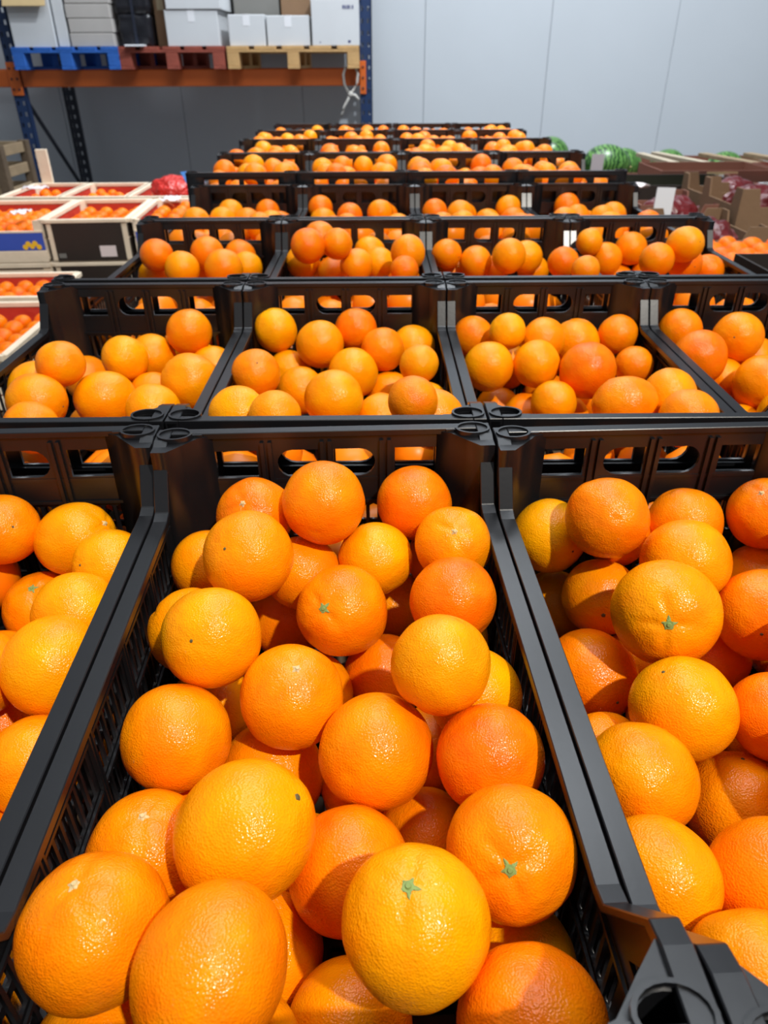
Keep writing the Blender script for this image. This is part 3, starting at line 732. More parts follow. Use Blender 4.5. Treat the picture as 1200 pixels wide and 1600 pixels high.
 'B6': [(360,-293,411,331),(618,-1883,411,331),(-484,-688,410,330),(-433,1409,410,330),(227,1817,410,330),(608,-1138,413,333),(919,272,413,333),(661,1196,410,330),(-901,-1324,411,331),(-458,373,416,336),(-1027,1872,416,336),(-102,-1841,444,364),(-855,-131,660,361),(-971,1007,414,334),(92,800,429,349),(837,1823,683,348),(-848,-1985,571,362),(105,-1055,835,339),(-449,822,906,339),(249,240,809,354),(784,-593,833,349),(1004,-1889,963,352),(968,754,876,348),(-1012,-823,860,361),(31,1419,914,352),(-573,1872,945,372),(252,-1961,1070,375),(-426,-1542,968,331),(-355,-240,1113,333),(-770,300,1213,356),(657,1367,1162,334),(624,-1306,1158,333),(737,-70,1257,335),(-935,-1900,1248,337),(72,2018,1228,336),(97,687,1305,341),(-817,1327,1335,352),(258,-730,1419,358),(-612,-994,1409,350),(889,587,1529,342),(949,-892,1567,344),(922,1979,1365,367),(-37,-1442,1490,338),(-866,-365,1509,335),(940,-1977,1664,369),(-1023,1954,1490,337),(200,88,1616,340)],
 'C6': [(606,878,412,332),(-88,563,412,332),(53,-1463,410,330),(-127,1499,410,330),(-610,-115,412,332),(-945,-830,413,333),(-1036,1882,411,331),(779,1564,412,332),(575,-166,411,331),(-586,-1971,418,338),(908,-901,423,343),(-18,-539,417,337),(688,-1703,415,335),(211,1968,728,339),(-721,623,619,347),(-564,-1322,689,358),(455,377,813,337),(108,-996,915,360),(-638,1336,840,368),(957,-368,910,338),(170,-1813,979,359),(-267,124,948,358),(968,1969,923,357),(940,1181,919,333),(-979,-423,929,335),(876,-1833,1063,364),(230,1088,904,332),(-396,1917,1126,334),(-847,-2003,1022,331),(740,-1052,1261,373),(-301,784,1151,338),(-956,265,1180,371),(-974,-1371,1238,339),(987,268,1186,331),(293,1657,1331,354),(-276,-1292,1403,339),(201,-292,1284,363),(-488,-498,1379,345),(-1004,1824,1438,366),(946,1562,1493,336),(-345,-1994,1449,338),(-1027,1111,1386,350),(323,584,1438,344),(392,-1685,1641,362),(-236,1274,1598,339),(1032,-1971,1732,347),(-907,-1793,1764,348)],
 'D6': [(931,1668,410,330),(-540,1551,410,330),(-157,-165,411,331),(414,-1772,411,331),(-610,-1683,411,331),(-971,607,413,333),(231,667,415,335),(974,-1203,411,331),(-916,-289,414,334),(824,172,411,331),(-742,-1037,412,332),(809,1002,426,343),(167,-839,418,338),(74,1958,439,359),(654,-626,820,338),(-89,-1385,716,345),(-461,304,788,354),(-47,1147,773,336),(-695,1080,926,344),(-951,1955,715,332),(882,-1865,860,333),(382,196,933,364),(-892,-671,971,351),(550,1692,955,345),(-1003,-1412,899,346),(-163,1786,1086,362),(987,976,1078,344),(-107,-525,963,340),(107,711,1291,332),(452,-1183,1109,331),(-507,-1899,1020,333),(-896,49,1270,355),(164,-1840,1182,364),(996,-69,1144,349),(-930,1968,1380,344),(-196,-1006,1443,356),(949,-684,1458,354),(96,-187,1505,340),(942,-1641,1501,359),(906,1611,1519,337),(-1001,-1319,1562,334),(706,503,1492,345),(-381,1209,1543,371),(-658,-1983,1687,367),(255,-1446,1741,337)],
 'A7': [(3,-1219,412,332),(205,-325,414,334),(-755,-1487,411,331),(202,1185,415,335),(554,505,410,330),(-509,199,414,334),(-553,-549,411,331),(335,1888,413,333),(-627,1161,418,338),(674,-1435,412,332),(-835,1719,710,334),(799,-61,682,354),(828,1369,569,345),(135,-1885,536,369),(722,-800,590,339),(-252,710,764,346),(-826,-970,828,331),(-1033,409,762,339),(927,-1985,727,360),(-212,1409,891,344),(836,798,920,331),(-892,-2006,813,350),(692,1950,985,354),(-247,-252,906,332),(-931,-272,879,341),(127,-815,1000,361),(-254,-1506,1002,358),(301,399,1017,346),(-303,2000,1216,347),(-884,1120,1034,340),(648,-1374,1065,334),(337,1203,1272,366),(-629,257,1310,370),(454,-2005,1222,336),(966,-577,1160,331),(-964,-1580,1360,358),(888,127,1323,331),(987,1424,1430,349),(-978,1867,1335,334),(-642,-717,1403,333),(-203,-1947,1546,355),(57,-190,1491,340),(-355,1013,1482,372),(478,-977,1569,337),(734,705,1639,356),(317,1885,1564,349),(911,-1994,1692,331),(-921,1350,1752,343),(-150,-1165,1770,359)],
 'B7': [(916,-1589,411,331),(-894,1497,411,331),(-757,-1777,410,330),(-833,-653,415,335),(801,1508,411,331),(453,717,412,332),(-413,300,411,331),(17,1926,412,332),(492,-246,415,335),(-111,-1220,417,337),(227,-1951,417,337),(-54,1136,457,337),(568,-940,431,351),(-902,918,755,352),(-172,-409,470,361),(976,530,787,349),(-563,1953,753,339),(1043,-424,726,333),(-878,2,764,335),(451,-1454,864,342),(514,1940,842,335),(-246,-1766,839,333),(-884,-1247,789,344),(-180,123,1012,348),(168,702,1000,332),(-37,-932,1002,330),(-226,1446,1019,335),(-971,-646,1076,337),(478,-61,1047,334),(993,1252,1007,356),(928,-1915,975,330),(-1041,1592,1044,336),(768,-775,1261,374),(-771,-1972,1204,349),(228,-1975,1256,342),(-511,-1339,1339,337),(349,1393,1348,340),(-844,1015,1434,347),(958,1872,1362,362),(933,260,1416,344),(-100,-522,1504,331),(-557,1789,1489,344),(792,-1769,1597,333),(-845,317,1354,345),(112,533,1662,364),(246,-1125,1575,340),(-845,-353,1684,359),(-250,-1799,1755,346),(503,-281,1724,364),(-982,-1059,1765,368),(1033,-1161,1780,336)],
 'C7': [(825,1989,410,330),(-678,-531,411,331),(-445,-1271,413,333),(-470,1251,411,331),(8,-443,410,330),(-49,-1854,411,331),(689,-1545,416,336),(606,43,414,334),(888,964,414,334),(-638,428,414,334),(-978,1812,411,331),(127,1811,422,342),(972,-674,444,364),(12,751,421,341),(-1008,-1789,444,364),(-1036,918,610,337),(493,-1004,809,332),(-466,1881,859,363),(-1014,42,804,342),(-80,159,744,350),(668,-2010,885,335),(88,1268,854,347),(820,486,894,357),(996,1576,907,349),(-929,-1233,892,360),(-331,-787,903,333),(405,-314,966,363),(-264,-1735,1019,335),(-630,1124,1084,330),(426,2018,985,339),(944,-1386,1131,351),(121,715,1230,332),(-757,539,1354,337),(-533,-248,1214,331),(354,-1662,1384,358),(1024,-76,1259,354),(568,1227,1342,348),(-980,-1896,1148,359),(-148,1652,1438,347),(-520,-1094,1468,347),(-876,1996,1429,360),(666,-757,1419,333),(306,90,1538,355),(-45,-558,1520,333),(798,1874,1515,335),(952,575,1574,353),(-1030,-424,1597,331),(-540,-1780,1698,366),(865,-1241,1809,330),(987,-1983,1517,372)],
 'D7': [(46,-1214,410,330),(-461,-637,410,330),(-1019,-115,412,332),(-264,321,413,333),(693,1780,411,331),(-441,1661,413,333),(556,505,411,331),(673,-755,413,333),(-3,1148,413,333),(-298,-1912,411,331),(972,-1846,419,339),(-747,-1356,413,333),(464,-143,628,359),(-760,831,414,334),(718,1178,709,351),(537,-1430,790,336),(-1002,1943,660,352),(-806,-1867,844,348),(178,1913,841,363),(-985,-652,827,350),(-186,-134,886,339),(1019,592,891,342),(86,652,883,351),(-356,-1188,964,364),(-837,345,863,342),(-512,1196,954,373),(237,-1973,1044,344),(475,-786,1048,343),(848,1623,1228,355),(143,1309,1222,355),(951,-1993,1067,335),(503,212,1253,371),(-402,1811,1315,359),(-438,-547,1335,332),(-997,-1335,1259,364),(-446,127,1433,331),(-440,-2017,1398,343),(1033,-294,989,342),(-1015,1354,1407,333),(933,-1241,1291,340),(132,-1339,1420,331),(704,-444,1582,341),(-258,777,1510,360),(504,806,1610,333),(-1000,495,1563,356),(-1021,-310,1589,357),(923,-1895,1738,354),(-497,-1044,1756,331),(171,-1978,1736,361),(292,1899,1565,353),(78,-669,1718,332),(-960,-1977,1818,337)],
 'A8': [(-651,1820,411,331),(-993,-466,410,330),(445,-284,410,330),(-106,695,411,331),(293,1732,412,332),(-282,-1754,411,331),(-401,-894,411,331),(937,-721,411,331),(-1006,-1934,420,340),(-529,11,418,338),(968,-1841,416,336),(311,-1129,420,340),(719,716,423,343),(-847,679,412,332),(-974,-1235,414,334),(917,1345,570,342),(942,-1278,814,365),(1006,-55,649,331),(-245,1448,809,359),(-925,1145,871,337),(-93,-133,919,352),(174,-1968,840,341),(-964,2009,960,339),(-596,-1995,950,343),(-1037,46,840,333),(496,387,975,348),(364,1127,919,348),(309,-688,918,335),(-407,-1340,915,343),(-479,736,1128,331),(-698,-678,972,350),(721,1733,1069,330),(316,-1408,1235,370),(-1021,-1460,1158,338),(30,1980,1172,351),(905,-1933,1083,351),(1004,-145,1298,334),(1006,1207,1395,361),(-790,247,1473,355),(697,-741,1469,351),(-693,1433,1432,346),(-268,-450,1523,363),(166,718,1498,364),(-404,-1626,1541,356),(-896,-939,1556,330),(993,-1562,1649,342),(344,45,1620,353),(34,1447,1589,336),(960,454,1652,373),(-1021,902,1715,350),(405,-1962,1702,371),(106,-988,1743,333)],
 'B8': [(84,-762,412,332),(-305,-1356,410,330),(-971,-344,411,331),(-872,1233,411,331),(1037,-516,411,331),(84,-79,411,331),(765,1244,412,332),(294,1784,410,330),(844,-1506,410,330),(-676,2009,416,336),(-28,920,412,332),(-747,-1913,414,334),(530,550,415,335),(-1026,439,423,343),(1028,127,601,349),(990,1902,410,330),(-802,-977,638,345),(45,-1970,417,337),(628,-871,820,358),(-412,231,757,359),(-267,1474,688,342),(873,-1928,920,342),(189,-1412,840,337),(512,1365,1001,330),(-427,-1730,987,358),(1002,789,847,351),(707,2011,997,341),(-820,879,971,343),(-956,1734,970,353),(-1011,-71,1001,331),(-392,-501,902,347),(298,56,1031,348),(966,-312,1141,360),(-196,1146,1292,360),(-58,1873,1199,350),(-948,-1102,1279,334),(27,-1020,1358,343),(446,802,1366,354),(-446,416,1423,344),(743,-1425,1381,364),(-899,-1952,1449,349),(70,-1988,1425,364),(-366,-328,1561,344),(-658,1896,1598,372),(1006,1675,1485,333),(999,-840,1629,332),(1010,194,1610,342),(439,-426,1575,343),(953,-1990,1719,337),(-1022,-214,1708,349),(-536,-1331,1756,347),(169,177,1757,353)],
 'C8': [(-586,1642,411,331),(393,310,412,332),(-867,-820,411,331),(957,-1059,411,331),(144,-796,414,334),(-277,717,410,330),(-567,-1823,413,333),(-413,-64,410,330),(336,-1680,411,331),(103,1620,414,334),(1026,-1854,419,339),(995,14,417,337),(658,1041,424,344),(937,1857,428,348),(-1031,792,425,345),(-1017,200,759,345),(-531,-1319,853,347),(831,-557,842,353),(-219,1232,863,352),(144,-393,938,337),(-922,1772,958,334),(-123,1942,950,341),(-23,-1918,906,335),(361,-1177,904,334),(277,732,918,348),(-511,-467,968,333),(-999,1115,1014,338),(-980,-1986,903,338),(974,1004,1036,356),(-369,225,998,336),(862,-1609,1020,341),(635,1618,992,345),(773,190,1049,366),(-1002,-974,1230,358),(-1002,-218,1330,335),(-132,-1153,1365,333),(-504,-1952,1389,353),(928,-1014,1384,371),(396,1167,1445,347),(-883,569,1424,365),(188,305,1457,356),(-339,1532,1460,337),(616,-321,1522,359),(966,1907,1542,369),(823,-2000,1553,331),(-155,-463,1563,370),(976,521,1655,365),(141,-1899,1669,363),(188,1906,1585,332),(-928,1893,1603,333),(-442,163,1775,340),(-640,-1278,1759,332),(354,-933,1762,332),(-332,923,1709,331)],
 'D8': [(398,-1350,410,330),(-188,101,410,330),(623,369,411,331),(-806,527,410,330),(-689,1868,412,332),(-409,-2009,414,334),(-215,-917,415,335),(-846,-568,412,332),(467,1313,410,330),(989,-830,415,335),(-916,-1362,425,345),(265,1959,429,349),(1023,-1805,436,356),(-581,1123,609,347),(1024,-143,575,350),(1013,975,553,337),(974,1621,699,336),(365,-312,592,341),(-322,-1427,842,349),(14,665,745,366),(203,-1877,738,330),(-791,155,954,339),(-61,1611,915,343),(-179,-458,939,331),(855,-1338,907,339),(-745,-863,1005,349),(-673,-2021,1020,338),(378,-825,1023,339),(978,370,1032,349),(-923,1505,1083,362),(480,958,1174,343),(716,-1930,1193,343),(589,-201,1205,331),(-514,712,1184,333),(497,1881,1217,356),(-17,248,1290,332),(-1017,-1533,1347,353),(962,-834,1342,336),(-44,-1621,1451,359),(-439,1922,1400,357),(-737,-317,1429,344),(2,-644,1546,339),(-166,1248,1466,335),(967,1371,1366,334),(729,-1400,1642,356),(-1031,429,1509,335),(928,706,1649,366),(-777,1080,1677,343),(1011,-160,1712,340),(-548,-1290,1777,336),(-715,-2004,1755,350),(182,749,1746,345)],
}
HUES = {'B1': [0.35, 0.15, 0.2, 0.5, 0.5, 0.45, 0.75, 0.55, 0.1, 0.3, 0.75, 0.6, 0.3, 0.6, 0.7, 0.7, 0.2, 0.4, 0.4, 0.35, 0.05, 0.45, 0.65, 0.3, 0.35, 0.3, 0.15, 0.35, 0.75, 0.3, 0.5, 0.55, 0.1, 0.9, 0.5], 'A1': [0.4, 0.75, 0.75, 0.4, 0.4, 0.75, 0.7, 0.5, 0.45, 0.3, 0.4, 0.5, 0.3, 0.5], 'C1': [0.85, 0.25, 0.35, 0.15, 0.6, 0.7, 0.5, 0.7, 0.6, 0.2, 0.15, 0.2, 0.7, 0.2, 0.5, 0.4, 0.25, 0.5, 0.6, 0.4, 0.5, 0.5, 0.4], 'A2': [0.4, 0.6, 0.5, 0.8, 0.6, 0.7, 0.5, 0.4, 0.6, 0.8, 0.6, 0.3, 0.7, 0.4, 0.5, 0.5], 'B2': [0.85, 0.55, 0.15, 0.3, 0.7, 0.7, 0.35, 0.7, 0.6, 0.5, 0.7, 0.3, 0.75, 0.5, 0.6, 0.8, 0.5, 0.5], 'C2': [0.25, 0.9, 0.5, 0.5, 0.35, 0.65, 0.7, 0.1, 0.3, 0.6, 0.35, 0.6, 0.4, 0.4, 0.4, 0.4, 0.5], 'D2': [0.3, 0.5, 0.1, 0.4, 0.4, 0.4, 0.3, 0.5, 0.5]}
HERO = {'B1': {2: ('pale', (378, 785), 0.98), 3: ('dot', (349, 857), 0.98), 7: ('pale', (711, 829), 0.98), 9: ('green', (503, 951), 0.98), 10: ('dot', (297, 1002), 0.98), 17: ('pale', (465, 1042), 0.98), 22: ('dark', (463, 1247), 1.06), 23: ('pale', (222, 1272), 0.98), 24: ('pale', (113, 1375), 0.95), 25: ('far', (250, 1680), 1.1), 27: ('green', (797, 1362), 0.98), 28: ('green', (637, 1381), 0.98)}, 'A1': {0: ('dot', (21, 823), 0.98), 1: ('pale', (160, 820), 1.15), 2: ('dot', (126, 883), 1.05), 4: ('green', (48, 917), 0.98)}, 'C1': {0: ('dot', (897, 863), 0.98), 3: ('pale', (1190, 768), 0.98), 6: ('dark', (943, 963), 0.98), 8: ('green', (1046, 978), 0.98), 9: ('dot', (1190, 993), 0.98), 10: ('dot', (962, 1095), 1.1), 12: ('dot', (1035, 1047), 0.98), 15: ('dot', (1161, 1182), 0.98), 18: ('green', (1040, 1382), 0.98)}, 'A2': {6: ('dot', (97, 635), 1.08), 8: ('dot', (120, 637), 1.08)}, 'B2': {6: ('dot', (402, 566), 0.98)}, 'C2': {10: ('far', (930, 640), 1.15)}, 'D2': {1: ('dot', (1147, 527), 0.98)}, 'D3': {4: ('dot', (1092, 378), 1.12)}}

def hue_col(t):
    a, b = (0.86, 0.142, 0.001), (0.93, 0.365, 0.001)
    return tuple(a[i] + (b[i] - a[i]) * t for i in range(3)) + (1,)

rng = random.Random(5)
CAMP = Vector((0, 0, CAM_Z))
CMAT = Matrix((r2, d2, fw)).transposed()
def pix_ray(u, v):
    return CMAT @ Vector(((u - 600) / F_PX, (v - 800) / F_PX, 1.0))

COLOURWORD = [(0.22, 'deep orange'), (0.45, 'orange'), (0.62, 'golden orange'), (9, 'yellow')]
fruit = []
for key in FRUIT:
    c, k = key[0], int(key[1])
    mtx = crate_matrix(c, k)
    for (idx, x, y, z, r) in FRUIT[key]:
        p = mtx @ Vector((x * 1e-4, y * 1e-4, z * 1e-4))
        rad = r * 1e-4
        hero = HERO.get(key, {}).get(idx) if idx >= 0 else None
        hues = HUES.get(key, [])
        t = hues[idx] if 0 <= idx < len(hues) else rng.choice([0.15, 0.3, 0.4, 0.5, 0.6, 0.7])
        me = rng.choice(HI if k <= 2 else LO)
        elong = rng.uniform(0.95, 1.04)
        view = (CAMP - p).normalized()
        kind = None
        if hero:
            kind = hero[0]
            su, sv = hero[1]
            # direction of the stem scar on the sphere as seen from the camera
            d = pix_ray(su, sv).normalized()
            oc = CAMP - p
            b = oc.dot(d)
            q = b * b - (oc.length_squared - rad * rad)
            s = -b - math.sqrt(q) if q > 0 else -b
            ax = (CAMP + d * s - p).normalized()
            elong = hero[2]
            if kind == 'far':
                kind = None
            elif kind == 'green':
                me = HI[2] if k <= 2 else LO[0]
            elif kind == 'pale':
                me = HI[0] if k <= 2 else LO[2]
            else:
                me = HI[1] if k <= 2 else LO[1]
        else:
            ax = Vector((rng.gauss(0, 1), rng.gauss(0, 1), rng.gauss(0, 1))).normalized()
            if k <= 2:
                if ax.dot(view) > -0.1:
                    ax = (ax - 1.2 * view * max(0.4, ax.dot(view))).normalized()
            else:
                kind = 'dot'
        o = new_obj('orange', me)
        rot = ax.to_track_quat('Z', 'Y').to_matrix().to_4x4() @ Matrix.Rotation(rng.uniform(0, 6.28), 4, 'Z')
        o.matrix_world = Matrix.Translation(p) @ rot @ Matrix.Diagonal((rad, rad, rad * elong, 1))
        o.color = hue_col(t)
        if kind:
            new_obj('calyx', CAL[kind], None, o, (0, 0, POLE[me.name] - 0.006))
        fruit.append((o, key, p, t, kind if hero else None, rad))

# labels: line up each crate's oranges from back to front, then from left to right
for key in FRUIT:
    c, k = key[0], int(key[1])
    L_ = [f for f in fruit if f[1] == key]
    L_.sort(key=lambda f: -f[2].y)
    nl = max(1, round(len(L_) / 4.5)) if len(L_) > 5 else 1
    per = math.ceil(len(L_) / nl) if L_ else 1
    lines = [L_[i:i + per] for i in range(0, len(L_), per)]
    for li, ln in enumerate(lines):
        ln.sort(key=lambda f: f[2].x)
        for xi, f in enumerate(ln):
            w = next(n for lim, n in COLOURWORD if f[3] < lim)
            fruit_word = w if w.endswith('orange') else w + ' orange'
            side = 'leftmost' if xi == 0 else 'rightmost' if xi == len(ln) - 1 else ORD[xi] + ' from left'
            if len(lines) == 1:
                lab = '%s, %s, in %s' % (fruit_word, side, where(c, k))
            else:
                lnm = 'back line' if li == 0 else 'nearest line' if li == len(lines) - 1 else ORD[li] + ' line'
                lab = '%s, %s in %s of %s' % (fruit_word, side, lnm, where(c, k))
            tag(f[0], lab, 'orange', 'oranges in the black crates')

# the fruit lying underneath, too many to single out
import numpy as np
def sphere_arrays(sub):
    t_ = ico(sub)
    t_.verts.index_update()
    return np.array([v.co[:] for v in t_.verts]), np.array([[v.index for v in f.verts] for f in t_.faces])
SPH = {2: sphere_arrays(2), 3: sphere_arrays(3)}
VV, TT, base = [], [], 0
for key in FILL:
    mtx = crate_matrix(key[0], int(key[1]))
    for (x, y, z, r) in FILL[key]:
        p = mtx @ Vector((x * 1e-4, y * 1e-4, z * 1e-4))
        co, tri = SPH[3 if int(key[1]) == 1 else 2]
        VV.append(co * (r * 1e-4) + np.array(p))
        TT.append(tri + base)
        base += len(co)
VV = np.concatenate(VV)
TT = np.concatenate(TT)
me = bpy.data.meshes.new('oranges_underneath')
me.from_pydata(VV.tolist(), [], TT.tolist())
me.polygons.foreach_set('use_smooth', [True] * len(me.polygons))
fo = new_obj('oranges_underneath', me, M['fill'])
fo['kind'] = 'stuff'
tag(fo, 'oranges heaped underneath the top ones in all the black crates', 'oranges')

# ------------------------------------------------------------------ pallets
def pallet_parts(w, d):
    """deck boards run front to back; w across, d deep"""
    h = 0.144
    P = {}
    bw = w * 0.165
    P['deck_board'] = (boxm('deck_board', -bw / 2, bw / 2, -d / 2, d / 2, 0.122, h, 0.002), [(-w / 2 + bw / 2 + i * (w - bw) / 4, 0, 0) for i in range(5)])
    P['cross_board'] = (boxm('cross_board', -w / 2, w / 2, -0.065, 0.065, 0.106, 0.122, 0.002), [(0, y, 0) for y in (-d / 2 + 0.066, 0, d / 2 - 0.066)])
    blw = 0.044
    P['block'] = (boxm('block', -blw, blw, -0.066, 0.066, 0.022, 0.106, 0.003), [(x, y, 0) for x in (-w / 2 + blw, 0, w / 2 - blw) for y in (-d / 2 + 0.067, 0, d / 2 - 0.067)])
    P['bottom_board'] = (boxm('bottom_board', -blw, blw, -d / 2, d / 2, 0.0, 0.022, 0.002), [(x, 0, 0) for x in (-w / 2 + blw, 0, w / 2 - blw)])
    return P

def make_pallet(w, d, m, loc, label, group=None):
    root = empty('pallet', loc)
    tag(root, label, 'pallet', group)
    for nm, (me_, spots) in pallet_parts(w, d).items():
        for s in spots:
            new_obj(nm, me_, m, root, s)
    return root

def support(name_proto, locs, sx, sy, sz, label, group):
    for l in locs:
        o = dup(name_proto)
        o.location = l
        o.scale = (sx, sy, sz)
        tag(o, label, 'pallet', group)

# simple pallet used for the hidden supports
sp = empty('pallet')
mb = MB()
for i in range(6):
    mb.box(-0.5 + i * 0.18, -0.5 + i * 0.18 + 0.1, -0.5, 0.5, 0.122, 0.144)
for y in (-0.45, 0, 0.45):
    mb.box(-0.5, 0.5, y - 0.05, y + 0.05, 0.1, 0.122)
new_obj('deck', mb.mesh('deck'), M['pal_old2'], sp)
mb = MB()
for x in (-0.44, 0, 0.44):
    for y in (-0.45, 0, 0.45):
        mb.box(x - 0.06, x + 0.06, y - 0.05, y + 0.05, 0.022, 0.1)
    mb.box(x - 0.06, x + 0.06, -0.5, 0.5, 0, 0.022)
new_obj('foot', mb.mesh('foot'), M['pal_old2'], sp)

used_first = False
for n_ in range(4):
    ks = (2 * n_ + 1, 2 * n_ + 2)
    topz = RIM + min(ROW_DZ[k - 1] for k in ks) - CH
    yc = D0 + DY * (ks[0] - 1) + (0.004 if n_ else 0) + 0.008
    xc = X0 + ROW_DX[ks[0] - 1]
    N = 6
    for j in range(N):
        if not used_first:
            o = sp
            used_first = True
        else:
            o = dup(sp)
        o.location = (xc, yc, j * topz / N)
        o.scale = (1.2, 1.0, topz / N / 0.144 * 0.9999)
        tag(o, 'wooden pallet, %s from the floor, under the %s orange crates' % (ORD[j], ['front', 'third row', 'fifth row', 'rearmost'][n_]), 'pallet', 'pallets under the orange crates %d' % (n_ + 1))

# ------------------------------------------------------------------ rack at the back
RX0, RX1, RY0, RY1, RZ = -2.775, -0.078, 6.5, 7.6, 1.408
def upright(parent, x, y, m, z1=4.2):
    mb_ = MB()
    for a_, b_ in ((-0.045, -0.030), (-0.014, 0.014), (0.030, 0.045)):
        mb_.box(a_, b_, 0, 0.003, 0, z1)
    for i in range(int(z1 / 0.075)):
        for a_ in (-0.030, 0.014):
            mb_.box(a_, a_ + 0.016, 0, 0.003, i * 0.075, i * 0.075 + 0.045)
    mb_.box(-0.045, -0.042, 0, 0.07, 0, z1)
    mb_.box(0.042, 0.045, 0, 0.07, 0, z1)
    mb_.box(-0.07, 0.07, -0.02, 0.09, 0, 0.008)
    return new_obj('upright', mb_.mesh('upright'), m, parent, (x, y, 0))

rack = empty('pallet_rack', ((RX0 + RX1) / 2, (RY0 + RY1) / 2, 0))
tag(rack, 'blue and orange steel pallet rack standing against the back wall', 'rack')
rc = Vector(rack.location)
def rk(o):
    o.location = Vector(o.location) - rc
    return o
for x in (RX0, RX1):
    rk(upright(rack, x, RY0, M['rack_blue']))
    rk(upright(rack, x, RY1 - 0.07, M['rack_dark']))
    zz = [0.35, 1.25, 2.15, 3.05, 3.95]
    for i in range(4):
        a, b = (RY0 + 0.06, RY1 - 0.06) if i % 2 else (RY1 - 0.06, RY0 + 0.06)
        rk(new_obj('diagonal_brace', MB().tube([(x, a, zz[i]), (x, b, zz[i + 1])], 0.018, 6).mesh('diagonal_brace'), M['rack_dark'], rack))
    for z in (0.35, 2.15, 3.95):
        rk(new_obj('cross_brace', MB().tube([(x, RY0 + 0.06, z), (x, RY1 - 0.06, z)], 0.016, 6).mesh('cross_brace'), M['rack_dark'], rack))
bme = MB().box(RX0 + 0.045, RX1 - 0.045, -0.025, 0.025, RZ - 0.115, RZ, 0.006).mesh('beam')
for y in (RY0 + 0.03, RY1 - 0.05):
    rk(new_obj('beam', bme, M['rack_orange'], rack, (0, y, 0)))
bme2 = MB().box(RX0 + 0.045, RX1 - 0.045, -0.025, 0.025, 2.80, 2.92, 0.006).mesh('beam')
for y in (RY0 + 0.03, RY1 - 0.05):
    rk(new_obj('beam', bme2, M['rack_orange'], rack, (0, y, 0)))
# neighbouring bay running off to the left
bme3 = MB().box(RX0 - 2.7 + 0.045, RX0 - 0.045, -0.025, 0.025, RZ - 0.115, RZ, 0.006).mesh('beam')
for y in (RY0 + 0.03, RY1 - 0.05):
    rk(new_obj('beam', bme3, M['rack_orange'], rack, (0, y, 0)))
rk(upright(rack, RX0 - 2.7, RY0, M['rack_blue']))
rk(upright(rack, RX0 - 2.7, RY1 - 0.07, M['rack_dark']))
for x, s in ((RX0, 1), (RX0, -1), (RX1, -1)):
    cme = MB().box(-0.005, 0.042, -0.012, 0.0, RZ - 0.17, RZ + 0.05, 0.002).mesh('beam_connector')
    cn = rk(new_obj('beam_connector', cme, M['rack_orange'], rack, (x + (0.002 if s > 0 else -0.040), RY0 - 0.003, 0)))
    for j in range(3):
        new_obj('bolt', MB().tube([(0.018, -0.012, RZ - 0.13 + j * 0.07), (0.018, -0.018, RZ - 0.13 + j * 0.07)], 0.008, 8).mesh('bolt'), M['rack_dark'], cn)

PZ = RZ
make_pallet(0.79, 1.2, M['pal_blue'], (-2.300, 6.95, PZ), 'blue painted wooden pallet on the orange rack beam', 'pallets on the rack')
make_pallet(0.78, 1.2, M['pal_red'], (-1.515, 6.95, PZ), 'red brown wooden pallet between the blue and the bare pallet', 'pallets on the rack')
make_pallet(0.98, 1.2, M['pal_wood'], (-0.615, 6.95, PZ), 'bare pale wooden pallet at the right end of the rack', 'pallets on the rack')

# ------------------------------------------------------------------ cartons on the rack
def carton(name, x0, x1, y0, y1, z0, z1, m, label, lid=False, tape=True, flaps=None, rz=0.0, tapered=0.0, group=None):
    cx, cy = (x0 + x1) / 2, (y0 + y1) / 2
    w, d, h = (x1 - x0) / 2, (y1 - y0) / 2, z1 - z0
    root = empty(name, (cx, cy, z0), rz)
    tag(root, label, 'box', group)
    if flaps:
        mb_ = MB()
        t = 0.006
        mb_.box(-w, w, -d, -d + t, 0, h)
        mb_.box(-w, w, d - t, d, 0, h)
        mb_.box(-w, -w + t, -d + t, d - t, 0, h)
        mb_.box(w - t, w, -d + t, d - t, 0, h)
        mb_.box(-w + t, w - t, -d + t, d - t, 0, t)
        new_obj('body', mb_.mesh('body'), m, root)
        for (sd, ang, fm) in flaps:
            fl = min(0.13, 0.6 * d) if sd in 'fb' else 0.6 * w
            if sd in 'fb':
                s = -1 if sd == 'f' else 1
                f_ = new_obj('flap', boxm('flap', -w, w, 0, s * fl, 0, 0.005), fm, root, (0, s * d, h))
                f_.rotation_euler = (s * R(ang), 0, 0)
            else:
                s = -1 if sd == 'l' else 1
                f_ = new_obj('flap', boxm('flap', 0, s * fl, -d, d, 0, 0.005), fm, root, (s * w, 0, h))
                f_.rotation_euler = (0, -s * R(ang), 0)
    else:
        new_obj('body', boxm('body', -w, w, -d, d, 0, h * (0.78 if lid else 1), 0.004), m, root)
        if lid:
            new_obj('lid', boxm('lid', -w - 0.006, w + 0.006, -d - 0.006, d + 0.006, h * 0.70, h, 0.004), m, root)
        if tape:
            mb_ = MB().box(-0.025, 0.025, -d - 0.001, d + 0.001, h, h + 0.0012)
            mb_.box(-0.025, 0.025, -d - 0.0015 - (0.006 if lid else 0), -d, h - 0.07, h + 0.0012)
            new_obj('tape', mb_.mesh('tape'), M['tape'] if m not in (M['white_card'],) else M['white_paper'], root)
    return root

